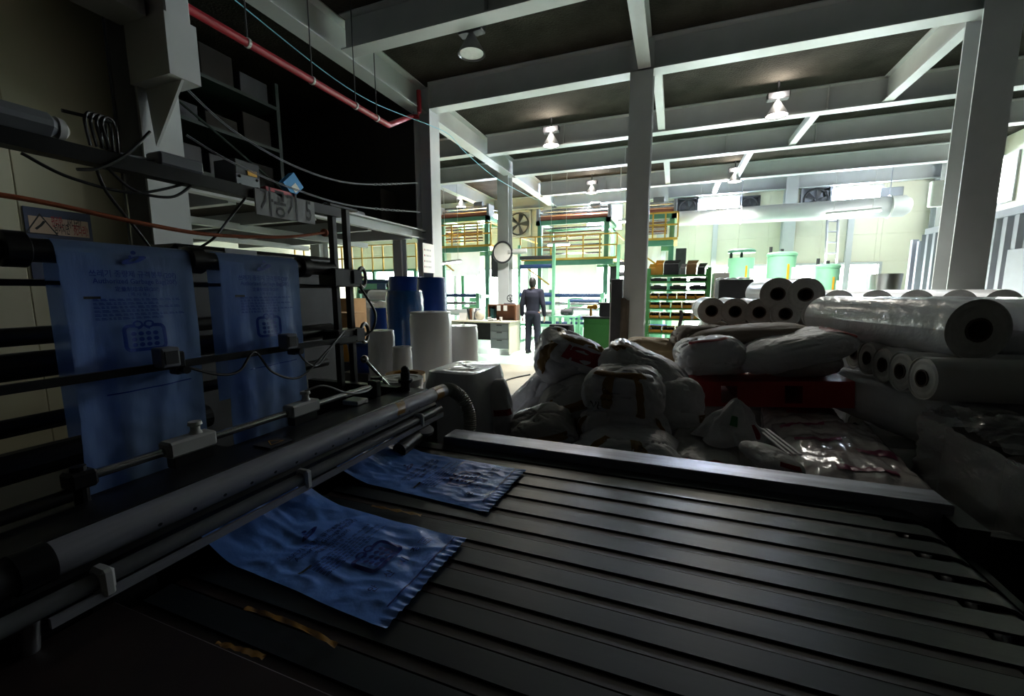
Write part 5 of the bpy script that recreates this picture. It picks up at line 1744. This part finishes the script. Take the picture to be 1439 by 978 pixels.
def body_obj(name, m, mt, parent, vox=.014, sm=6):
    o = obj(name, m, mt, parent, smooth=True, fixn=False)
    r = o.modifiers.new('skin', 'REMESH'); r.mode = 'VOXEL'; r.voxel_size = vox; r.use_smooth_shade = True
    s = o.modifiers.new('smooth', 'SMOOTH'); s.iterations = sm; s.factor = .5
    return o


def limb(m, pts, rs, seg=14):
    for i in range(len(pts) - 1):
        p, q = Vector(pts[i]), Vector(pts[i + 1])
        m.lathe(p, q, [(0, rs[i]), (1, rs[i + 1])], seg)
    for p, r in zip(pts, rs):
        m.ball(p, r, seg, 10)


pr = thing('person', 'person in navy workwear standing with back turned beside the office desk', 'person', (PXX, PYY, 0))
X, Y = PXX, PYY
HT = 1.70
m = MB()
m.ball((X, Y + .01, 1.585), (.077, .095, .115), 20, 14)
m.ball((X, Y + .045, 1.52), (.055, .06, .06), 12, 8)
m.lathe((X, Y, 1.38), (X, Y, 1.53), [(0, .062), (1, .054)], 14)
m.ball((X, Y + .112, 1.565), (.014, .02, .022), 8, 6)
for s in (-1, 1):
    m.ball((X + s * .079, Y + .0, 1.58), (.012, .022, .032), 8, 6)
    m.ball((X + s * .032, Y + .092, 1.598), (.017, .012, .01), 8, 6)
m.ball((X, Y + .098, 1.522), (.026, .012, .008), 8, 6)
m.ball((X, Y, 1.22), (.17, .10, .22), 16, 12)
m.ball((X, Y, .98), (.15, .10, .16), 16, 12)
arms = {}
for s in (-1, 1):
    sh, el, wr = Vector((X + s * .185, Y, 1.385)), Vector((X + s * .245, Y - .02, 1.10)), Vector((X + s * .262, Y + .03, .855))
    arms[s] = (sh, el, wr)
    limb(m, [sh, el, wr], [.05, .04, .03])
    hp_ = wr + Vector((s * .004, .012, -.05))
    m.ball(hp_, (.018, .036, .048), 10, 8)
    for k in range(4):
        b0 = wr + Vector((s * .004, -.018 + .02 * k, -.085))
        L_ = (.06, .075, .07, .055)[k]
        limb(m, [b0, b0 + Vector((-s * .006, .004, -L_ * .55)), b0 + Vector((-s * .02, .008, -L_))], [.0095, .009, .0075], 8)
    t0 = wr + Vector((0, .036, -.04))
    limb(m, [t0, t0 + Vector((-s * .006, .022, -.035)), t0 + Vector((-s * .012, .024, -.06))], [.011, .01, .008], 8)
    limb(m, [(X + s * .085, Y, .92), (X + s * .10, Y + .01, .50), (X + s * .105, Y - .01, .09)], [.085, .058, .04])
body_obj('body', m, SKIN, pr, .011, 3)
m = MB()
m.ball((X, Y - .012, 1.605), (.084, .098, .108), 20, 14)
m.ball((X, Y - .035, 1.55), (.074, .07, .075), 16, 12)
body_obj('hair', m, HAIR, pr, .012, 4)
m = MB()
for k in range(7):
    z = .90 + .075 * k
m.lathe((X, Y, .86), (X, Y, 1.42), [(0, .165), (.2, .165), (.45, .168), (.75, .19), (.92, .175), (1, .10)], 24)
vs_ = []
for q in m.v:
    q.y = Y + (q.y - Y) * .66
limb(m, [(X - .12, Y, 1.385), (X + .12, Y, 1.385)], [.075, .075])
m.lathe((X, Y, 1.40), (X, Y - .005, 1.455), [(0, .08), (1, .066)], 16)
for s in (-1, 1):
    sh, el, wr = arms[s]
    limb(m, [sh, el, wr + Vector((0, 0, .02))], [.068, .056, .046])
body_obj('jacket', m, NAVY, pr, .014, 4)
m = MB()
m.ball((X, Y - .01, .90), (.168, .122, .12), 18, 12)
for s in (-1, 1):
    limb(m, [(X + s * .085, Y - .01, .86), (X + s * .105, Y + .01, .48), (X + s * .115, Y - .005, .07)], [.098, .076, .062])
body_obj('trousers', m, NAVY, pr, .014, 4)
for s in (-1, 1):
    m = MB()
    m.ball((X + s * .118, Y + .06, .045), (.047, .135, .04), 14, 10)
    m.ball((X + s * .118, Y - .02, .06), (.043, .06, .055), 12, 8)
    m.box((X + s * .118 - .042, Y - .07, .0), (X + s * .118 + .042, Y + .17, .025), ch=.008)
    body_obj('shoe', m, SHOE, pr, .009, 3)

# ================================================================== film blowing towers
def tower(px0, px1, py_deck, py_top, Y, label, rail_px, depth=1.5, sheets=True, seed=0):
    """green legs, platform with yellow railing, upper frame with rollers"""
    xl, xr = PY(px0, py_deck, Y).x, PY(px1, py_deck, Y).x
    zd = PY((px0 + px1) / 2, py_deck, Y).z
    zt = min(4.15, PY((px0 + px1) / 2, py_top, Y).z)
    o = thing('film_tower', label, 'film blowing machine', ((xl + xr) / 2, Y + depth / 2, 0), 'film blowing towers')
    ux0, ux1 = xl + (xr - xl) * .18, xr - (xr - xl) * .12
    for x in (ux0, ux1):
        for y in (Y + .1, Y + depth - .1):
            obj('tower_leg', MB().box((x - .06, y - .06, 0), (x + .06, y + .06, zt - .25)), GREEND, o)
    obj('platform', MB().box((xl, Y - .25, zd - .06), (xr, Y + depth, zd), ch=.005), YELLOW, o)
    obj('platform_frame', MB().box((xl + .1, Y - .2, zd - .2), (xr - .1, Y - .12, zd - .06)), GREEND, o)
    obj('platform_frame', MB().box((xl + .1, Y + depth - .2, zd - .2), (xr - .1, Y + depth - .1, zd - .06)), GREEND, o)
    rh = .62
    n = max(4, int((xr - xl) / .42))
    for i in range(n + 1):
        x = xl + (xr - xl) * i / n
        obj('railing_post', MB().box((x - .018, Y - .24, zd), (x + .018, Y - .205, zd + rh)), YELLOW, o)
    for h in (.32, rh):
        obj('railing_bar', MB().box((xl, Y - .24, zd + h - .018), (xr, Y - .205, zd + h + .018)), YELLOW, o)
    for x in (xl, xr - .035):
        obj('railing_bar', MB().box((x, Y - .24, zd + rh - .018), (x + .035, Y + depth, zd + rh + .018)), YELLOW, o)
    obj('top_frame', MB().box((ux0 - .1, Y, zt - .32), (ux1 + .1, Y + .12, zt - .2)).box((ux0 - .1, Y + depth - .12, zt - .32), (ux1 + .1, Y + depth, zt - .2)).box((ux0 - .1, Y, zt - .32), (ux0 + .02, Y + depth, zt - .2)).box((ux1 - .02, Y, zt - .32), (ux1 + .1, Y + depth, zt - .2)), GREEND, o)
    for k, (dz, r, mm) in enumerate(((-.13, .07, mat('copper_roller', '9a5a48', .4, .2)), (.0, .05, CHROME), (.12, .045, CHROME))):
        obj('nip_roller', MB().cyl((ux0 - .05, Y + .1 + .1 * k, zt + dz), (ux1 + .05, Y + .1 + .1 * k, zt + dz), r, seg=14), mm, o, smooth=True)
    for x in (ux0 - .06, ux1 + .06):
        obj('roller_bracket', MB().box((x - .04, Y + .02, zt - .2), (x + .04, Y + .42, zt + .16), ch=.01), GREY, o)
    obj('motor', MB().cyl((ux1 - .5, Y + .3, zt + .2), (ux1 - .22, Y + .3, zt + .2), .085, seg=14), GREY, o, smooth=True)
    # collapsing boards
    nb = 7
    for k in range(nb):
        z = zd + .12 + (zt - .45 - zd) * k / nb
        obj('guide_slat', MB().box((ux0 + .12, Y + .02, z), (ux1 - .12, Y + .06, z + .045)), mat('guide_slat_brown', '8a6b5c', .5) if k % 2 else CHROME, o)
    if sheets:
        obj('film_sheet', MB().grid(lambda u, v: Vector((ux0 + .25 + (ux1 - ux0 - .5) * u, Y + .1 + .02 * math.sin(u * 9 + v * 4), zd - .15 - v * .75)), 10, 8), FILMROLL, o, smooth=True, fixn=False)
    # lower winding frame
    zl = zd - .9
    for x in (ux0 - .05, ux1 + .05):
        obj('winder_leg', MB().box((x - .05, Y - .75, 0), (x + .05, Y - .63, 1.35)).box((x - .05, Y - .75, 0), (x + .05, Y + .1, .08)).box((x - .05, Y - .7, 1.2), (x + .05, Y + .1, 1.3)), GREEN, o)
    for (z, y, r, mm) in ((1.28, -.69, .05, DKBLUE), (1.05, -.69, .045, CHROME), (.78, -.69, .1, FILMROLL), (.5, -.6, .05, DKBLUE)):
        obj('winder_roller', MB().cyl((ux0 - .02, Y + y, z), (ux1 + .02, Y + y, z), r, seg=16), mm, o, smooth=True)
    obj('diagonal_brace', MB().cyl((xl + .15, Y - .1, zd - .25), (xl + .85, Y - .1, zd - .75), .022, seg=8), YELLOW, o)
    obj('side_box', MB().box((ux1 + .12, Y + .1, zd - .95), (ux1 + .38, Y + .35, zd - .25), ch=.01), DARK, o)
    obj('extruder', MB().box(((ux0 + ux1) / 2 - .3, Y + .35, 0), ((ux0 + ux1) / 2 + .3, Y + depth - .2, .9), ch=.03).cyl(((ux0 + ux1) / 2, Y + .8, .9), ((ux0 + ux1) / 2, Y + .8, 1.2), .22, seg=18), GREEN, o)
    return o


tower(606, 694, 346, 296, 11.9, 'film blowing tower with yellow railing beyond the mezzanine corner', None, seed=1)
tower(735, 868, 363, 298, 12.2, 'film blowing tower with brown guide slats behind the standing person', None, seed=2)
tower(884, 952, 336, 290, 12.0, 'film blowing tower partly hidden by the front column', None, seed=3)


def stand(px0, px1, Y, zt, label, rolls, mt=GREEN):
    xl, xr = PY(px0, 400, Y).x, PY(px1, 400, Y).x
    o = thing('roll_stand', label, 'roll stand', ((xl + xr) / 2, Y, 0), 'green roll stands')
    for x in (xl, xr):
        obj('upright', MB().box((x - .035, Y - .04, 0), (x + .035, Y + .04, zt)), mt, o)
        obj('foot', MB().box((x - .04, Y - .35, 0), (x + .04, Y + .35, .07)), mt, o)
        obj('brace', MB().cyl((x, Y - .3, .07), (x, Y - .03, .6), .02, seg=8), mt, o)
    for (z, r, mm) in rolls:
        obj('roller', MB().cyl((xl + .04, Y - .05, z), (xr - .04, Y - .05, z), r, seg=14), mm, o, smooth=True)
    obj('cross_bar', MB().box((xl, Y - .03, .45), (xr, Y + .03, .52)), mt, o)
    return o


stand(730, 778, 10.9, 2.62, 'tall green roll stand with dark rollers above the person', [(2.28, .05, DARK), (2.05, .055, DKBLUE), (1.3, .06, DKBLUE), (1.08, .05, DKBLUE), (.8, .05, CHROME)])
stand(800, 845, 11.0, 1.2, 'low green roll stand with pale rollers past the person', [(1.15, .045, DKBLUE), (.95, .05, CHROME), (.7, .05, DKBLUE)])
stand(868, 888, 10.6, 2.5, 'green roll stand beside the front column', [(2.05, .05, DARK), (1.8, .055, DARK), (1.3, .05, DKBLUE), (1.0, .06, YELLOW)])
stand(404, 432, 7.6, 1.55, 'green roll stand with dark rollers under the mezzanine by the hanging bag', [(1.45, .04, DARK), (1.15, .05, CHROME), (.8, .06, DARK)])
stand(505, 560, 9.2, 1.75, 'green roll stand with dark blue rollers behind the blue rolls', [(1.65, .05, DKBLUE), (1.4, .06, DARK), (1.0, .06, DKBLUE)])
wt = thing('work_table', 'small mint green table behind the black draped chair', 'table', (-1.95, 9.6, 0))
tx0, tx1 = PY(782, 440, 9.6).x, PY(812, 440, 9.6).x
obj('top', MB().box((tx0, 9.3, .80), (tx1, 9.9, .84)), GREEN, wt)
for x in (tx0 + .03, tx1 - .03):
    for y in (9.33, 9.87):
        obj('leg', MB().box((x - .025, y - .025, 0), (x + .025, y + .025, .80)), GREEN, wt)
tag(obj('motor_unit', MB().cyl((tx0 + .12, 9.6, .92), (tx1 - .12, 9.6, .92), .075, seg=14).box((tx0 + .2, 9.5, .84), (tx1 - .2, 9.7, .9)), DARK, smooth=True), 'dark motor lying on the mint green table', 'motor')

# printing line seen under the mezzanine
pl_ = thing('printing_press', 'green printing press with a blue side panel seen under the mezzanine', 'machine', (-6.6, 9.9, 0))
a, b = PY(500, 400, 9.9).x, PY(542, 400, 9.9).x
obj('side_frame', MB().prism([(a, 0), (b + .3, 0), (b + .1, 1.0), (b - .1, 1.75), (a + .1, 1.75), (a, 1.3)], 1, 9.9, 9.98), GREEN, pl_)
obj('side_frame', MB().prism([(a, 0), (b + .3, 0), (b + .1, 1.0), (b - .1, 1.75), (a + .1, 1.75), (a, 1.3)], 1, 11.0, 11.08), GREEN, pl_)
obj('blue_panel', MB().box((b - .28, 9.86, 1.25), (b + .02, 9.9, 1.7), ch=.01), DKBLUE, pl_)
for (x, z, r) in ((a + .3, 1.62, .09), (a + .7, 1.35, .12), (a + .35, 1.0, .1), (b - .1, .8, .12)):
    obj('cylinder', MB().cyl((x, 9.84, z), (x, 11.1, z), r, seg=16), DARK, pl_, smooth=True)
obj('drive_motor', MB().cyl((a + .5, 9.7, 1.25), (a + .5, 9.9, 1.25), .12, seg=16), GREY, pl_, smooth=True)
pt = thing('yellow_platform', 'yellow railed platform above the printing press under the mezzanine', 'platform', (-7.5, 11.6, 0))
x0p, x1p = PY(415, 365, 11.6).x, PY(585, 365, 11.6).x
zp = 2.05
obj('deck', MB().box((x0p, 11.6, zp), (x1p, 12.6, zp + .07)), GREEND, pt)
for i in range(13):
    x = x0p + (x1p - x0p) * i / 12
    obj('railing_post', MB().box((x - .02, 11.58, zp), (x + .02, 11.62, zp + .85)), YELLOW, pt)
for h in (.45, .85):
    obj('railing_bar', MB().box((x0p, 11.58, zp + h - .02), (x1p, 11.62, zp + h + .02)), YELLOW, pt)
for i in range(4):
    x = x0p + .1 + (x1p - x0p - .2) * i / 3
    obj('support', MB().box((x - .05, 11.65, 0), (x + .05, 11.75, zp)), GREEND, pt)
cc_ = PY(500, 418, 7.4)
cv = thing('wrapped_load', 'white film-covered load with a roll on top seen under the mezzanine', 'load', (-6.2, 7.6, 0))
q0, q1 = PY(490, 425, 7.4), PY(546, 425, 7.4)
m = MB()
m.grid(lambda u, v: Vector((q0.x + (q1.x - q0.x) * u, 7.4 + .06 * noise.noise(Vector((u * 6, v * 5, 1))) - .1 * v, q0.z - .62 * v + .05 * noise.noise(Vector((u * 4, 0, 2))))), 24, 16)
m.grid(lambda u, v: Vector((q0.x + (q1.x - q0.x) * u, 7.4 + .7 * v, q0.z + .05 * noise.noise(Vector((u * 4, v * 0, 2))) + .04 * math.sin(v * PI))), 24, 10)
obj('cover', m, FILMWRAP, cv, smooth=True, fixn=False)
obj('pallet', MB().box((q0.x + .05, 7.45, 0), (q1.x - .05, 8.05, q0.z - .1)), BROWNBOX, cv)
pr0 = PY(540, 420, 7.5)
film_roll(Vector((q1.x - .05, 7.6, q0.z + .15)), Vector((q0.x + .3, 7.8, q0.z + .16)), .11, 'white film roll on the covered load under the mezzanine', 'rolls under the mezzanine', FILMROLL, core=.35)
gcl = 'clutter under the mezzanine'
for k, (px, py, r, h, Y, mm, lab, nm) in enumerate((
        (428, 445, .17, .30, 5.2, BROWNBOX, 'brown paper-wrapped roll standing beside the hanging bag', 'paper_roll'),
        (455, 512, .16, .26, 3.6, BLUEROLL, 'dark blue tub behind the black posts', 'tub'),
        (447, 490, .15, .28, 4.0, YBIN, 'yellow tub behind the black posts', 'tub'),
        (490, 490, .16, .30, 4.35, YBIN, 'yellow tub with a rim past the black posts', 'tub'),
        (513, 500, .16, .30, 3.4, BLUEROLL, 'blue tub next to the wrapped clear roll', 'tub'))):
    p = PY(px, py, Y)
    o = thing(nm, lab, 'tub' if nm == 'tub' else 'roll', (p.x, Y, 0), gcl)
    obj('shell', MB().lathe((p.x, Y, p.z - h / 2), (p.x, Y, p.z + h / 2), [(0, r * .86), (.9, r), (.92, r * 1.07), (1, r * 1.07), (1, r * .95), (.1, r * .8)], 22, False), mm, o, smooth=True)
    obj('stand', MB().box((p.x - r, Y - r, 0), (p.x + r, Y + r, p.z - h / 2)), DARK, o)
for k, (px, py, w_, h, Y) in enumerate(((480, 432, .5, .34, 6.4), (450, 455, .6, .2, 5.9), (473, 452, .5, .3, 5.6))):
    p = PY(px, py, Y)
    o = thing('carton', ['brown cardboard carton', 'low cream cardboard carton', 'open cardboard carton'][k] + ' stacked under the mezzanine', 'box', (p.x, Y, 0), gcl)
    obj('body', MB().box((p.x - w_ / 2, Y, 0), (p.x + w_ / 2, Y + .4, p.z + h / 2), ch=.006), BROWNBOX if k != 1 else CREAM, o)
    obj('tape', MB().box((p.x - .03, Y - .003, 0), (p.x + .03, Y, p.z + h / 2)), TAPE, o)

# ------------------------------------------------------------------ mixers, drum, ladder by the end wall
def mixer(px0, px1, pyt, pyb, Y, label, lid_open):
    xl, xr = PY(px0, pyt, Y).x, PY(px1, pyt, Y).x
    zt = PY((px0 + px1) / 2, pyt + 6, Y).z
    R = (xr - xl) / 2 * .95
    x = (xl + xr) / 2
    o = thing('resin_mixer', label, 'mixer', (x, Y, 0), 'green resin mixers')
    obj('drum', MB().lathe((x, Y, .5), (x, Y, zt), [(0, R * .7), (.1, R * .92), (.3, R), (1, R)], 28), MIXGREEN, o, smooth=True)
    obj('lid', MB().lathe((x, Y, zt + (.12 if lid_open else .0)), (x, Y, zt + (.2 if lid_open else .08)), [(0, R * 1.05), (.6, R * 1.06), (1, R * .9)], 28), MIXGREEN if not lid_open else GREEND, o, smooth=True)
    obj('lid_post', MB().cyl((x - R * .8, Y, zt - .2), (x - R * .8, Y, zt + .2), .03, seg=8).cyl((x, Y, zt), (x, Y, zt + .15), .03, seg=8), DARK, o)
    for k in range(4):
        an = PI / 4 + PI / 2 * k
        obj('leg', MB().cyl((x + R * .7 * math.cos(an), Y + R * .7 * math.sin(an), 0), (x + R * .7 * math.cos(an), Y + R * .7 * math.sin(an), .75), .04, seg=8), GREEND, o)
    obj('level_strip', MB().box((x + R * .22, Y - R * 1.02, zt - .62), (x + R * .36, Y - R * .93, zt - .18)), YTAPE, o)
    obj('name_label', MB().box((x - R * .6, Y - R * .97, zt - .62), (x - R * .02, Y - R * .9, zt - .52)), PAPER, o)
    obj('control_box', MB().box((x + R * .55, Y - R * .95, zt - .5), (x + R * .8, Y - R * .6, zt - .25)), PAPER, o)
    return o


mixer(1023, 1062, 357, 395, 11.0, 'green resin mixer with a raised dark lid between the rack and the roll stack', True)
mixer(1078, 1121, 354, 398, 10.6, 'mint green resin mixer with a raised pale lid above the white film rolls', False)
mixer(1145, 1182, 371, 410, 10.4, 'lower green resin mixer in front of the daylit doorway', False)
d0, d1 = PY(1218, 385, 8.6), PY(1268, 385, 8.6)
dx, dR, dzt = (d0.x + d1.x) / 2, (d1.x - d0.x) / 2, PY(1243, 385, 8.6).z
sd = thing('steel_hopper', 'open stainless steel hopper drum behind the pallets of rolls', 'hopper', (dx, 8.6, 0))
obj('drum', MB().lathe((dx, 8.6, .9), (dx, 8.6, dzt), [(0, dR * .5), (.25, dR * .86), (1, dR), (1, dR * .97), (.3, dR * .82)], 32, False), INOX, sd, smooth=True)
for k in range(4):
    an = PI / 4 + PI / 2 * k
    obj('leg', MB().cyl((dx + dR * .7 * math.cos(an), 8.6 + dR * .7 * math.sin(an), 0), (dx + dR * .6 * math.cos(an), 8.6 + dR * .6 * math.sin(an), 1.2), .03, seg=8), GREY, sd)
ld = thing('ladder', 'aluminium ladder leaning against the end wall below the duct', 'ladder', PY(1165, 400, 14.2))
a0, a1, b0, b1 = PY(1163, 302, 14.55), PY(1178, 302, 14.55), PY(1158, 400, 14.1), PY(1174, 400, 14.1)
for (p, q) in ((a0, b0), (a1, b1)):
    qq = p + (q - p) * (p.z / (p.z - q.z))
    obj('stile', MB().tube([p, qq], .035, 6), ALU, ld)
for k in range(11):
    t = .05 + .085 * k
    qa = a0 + (b0 - a0) * (a0.z / (a0.z - b0.z)); qb = a1 + (b1 - a1) * (a1.z / (a1.z - b1.z))
    obj('rung', MB().cyl(a0.lerp(qa, t), a1.lerp(qb, t), .02, seg=8), ALU, ld)
bkx = PY(1023, 400, 6.3)
bl = thing('black_crate', 'dark grey crate with foil on top behind the white film rolls', 'crate', (bkx.x, 5.5, 0))
c0, c1 = PY(1011, 393, 5.3), PY(1060, 393, 5.3)
obj('body', MB().box((c0.x, 5.3, .3), (c1.x, 5.8, c0.z), ch=.01), DARK, bl)
obj('foil', MB().grid(lambda u, v: Vector((c0.x + (c1.x - c0.x) * u, 5.28 + .54 * v, c0.z + .015 + .02 * noise.noise(Vector((u * 9, v * 6, 0))))), 20, 10), FILMWRAP, bl, smooth=True, fixn=False)
obj('base', MB().box((c0.x, 5.3, 0), (c1.x, 5.8, .3)), DARK, bl)
w0, w1 = PY(996, 397, 6.9), PY(1010, 397, 6.9)
wc = thing('white_cabinet', 'white cabinet with red labels beside the bin rack', 'cabinet', ((w0.x + w1.x) / 2, 7.1, 0))
obj('body', MB().box((w0.x + .07, 6.95, 0), (w1.x + .14, 7.4, PY(1000, 383, 6.95).z), ch=.008), PAPER, wc)
for k in range(3):
    z = PY(1000, 397 + 6 * k, 6.95).z
    obj('red_label', MB().box((w0.x + .10, 6.943, z), (w1.x + .08, 6.95, z + .02)), REDP, wc)
# things on the mezzanine
shx = -5.6
shf = thing('store_shelf', 'green steel shelving in the dark mezzanine store', 'shelf', (shx, 3.3, MZ1))
for x in (-6.0, -5.2):
    for y in (2.6, 4.6):
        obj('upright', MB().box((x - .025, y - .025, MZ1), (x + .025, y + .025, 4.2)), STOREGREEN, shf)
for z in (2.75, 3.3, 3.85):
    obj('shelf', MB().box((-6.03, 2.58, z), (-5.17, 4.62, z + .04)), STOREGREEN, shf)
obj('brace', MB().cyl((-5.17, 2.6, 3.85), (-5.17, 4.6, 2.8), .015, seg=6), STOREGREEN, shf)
rr = random.Random(3)
for j, z in enumerate((2.79, 3.34, 3.89)):
    for i in range(4):
        y0 = 2.68 + .48 * i
        h = .18 + .2 * rr.random()
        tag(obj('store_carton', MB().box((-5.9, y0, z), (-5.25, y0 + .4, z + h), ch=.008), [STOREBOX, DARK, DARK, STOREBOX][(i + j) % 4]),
            '%s shade-darkened carton from the bracket column on the %s shelf of the store' % (ORD[i], ['lowest', 'middle', 'top'][j]), 'box', 'cartons in the mezzanine store')
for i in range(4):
    tag(obj('store_carton', MB().box((-6.9 + .62 * i, 5.9, MZ1), (-6.4 + .62 * i, 6.4, MZ1 + .5 + .15 * (i % 2)), ch=.01), STOREBOX), '%s shade-darkened brown carton from the mezzanine corner column, against the dark partition' % ORD[3 - i], 'box', 'cartons in the mezzanine store')
bt = thing('control_box', 'dark control box with a riveted grey front on the mezzanine edge', 'control box', PX(347, 252, -3.9))
a, b = PX(329, 222, -4.0), PX(364, 262, -4.0)
z0, z1 = MZ1, PX(345, 226, -4.0).z
obj('case', MB().box((-4.3, a.y, z0), (-4.0, b.y + .02, z1), ch=.01), DARK, bt)
obj('front_plate', MB().box((-4.0, a.y, z0), (-3.99, b.y, z0 + (z1 - z0) * .45)), GREY, bt)
for (u, v) in ((.12, .12), (.88, .12), (.12, .8), (.88, .8)):
    c = Vector((-3.985, a.y + (b.y - a.y) * u, z0 + (z1 - z0) * .45 * v))
    obj('rivet', MB().ball(c, .014, 8, 6), DARK, bt)
obj('caution_sticker', MB().box((-3.999, b.y - .12, z0 + (z1 - z0) * .48), (-3.99, b.y - .02, z0 + (z1 - z0) * .68)), YTAPE, bt)
p = PX(411, 262, -4.0)
bc = thing('small_carton', 'blue and white carton tipped on the mezzanine edge above the sign', 'box', (p.x, p.y, MZ1))
obj('body', MB().box((-4.06, p.y - .1, MZ1 + .06), (-3.98, p.y + .1, MZ1 + .24), Euler((.75, 0, 0)).to_matrix()), mat('sky_blue_card', '3f93d0', .6), bc)
obj('white_mark', MB().box((-3.979, p.y - .02, MZ1 + .08), (-3.977, p.y + .06, MZ1 + .16), Euler((.75, 0, 0)).to_matrix()), PAPER, bc)
q = PX(395, 270, -4.0)
tag(obj('red_box', MB().box((-4.12, q.y - .2, MZ1), (-3.98, q.y + .16, MZ1 + .06)), REDP), 'flat red box lying on the mezzanine edge under the blue carton', 'box')
q = PX(500, 300, -4.1)
tag(obj('pipe_offcut', MB().cyl((-4.15, q.y - .5, MZ1 + .05), (-4.15, q.y + .2, MZ1 + .05), .04, seg=14).cyl((-4.25, q.y - .3, MZ1 + .04), (-4.25, q.y + .4, MZ1 + .04), .035, seg=12), GREY, smooth=True), 'grey pipe offcuts lying along the mezzanine edge', 'pipe')
fp = PY(700, 560, 5.0)
tag(obj('floor_cable', MB().tube([(-1.55, 4.2, .012), (-1.9, 5.0, .012), (-2.4, 5.9, .012), (-2.2, 6.6, .012)], .012, 6, smooth=6), CABLE), 'black cable lying across the concrete floor', 'cable')
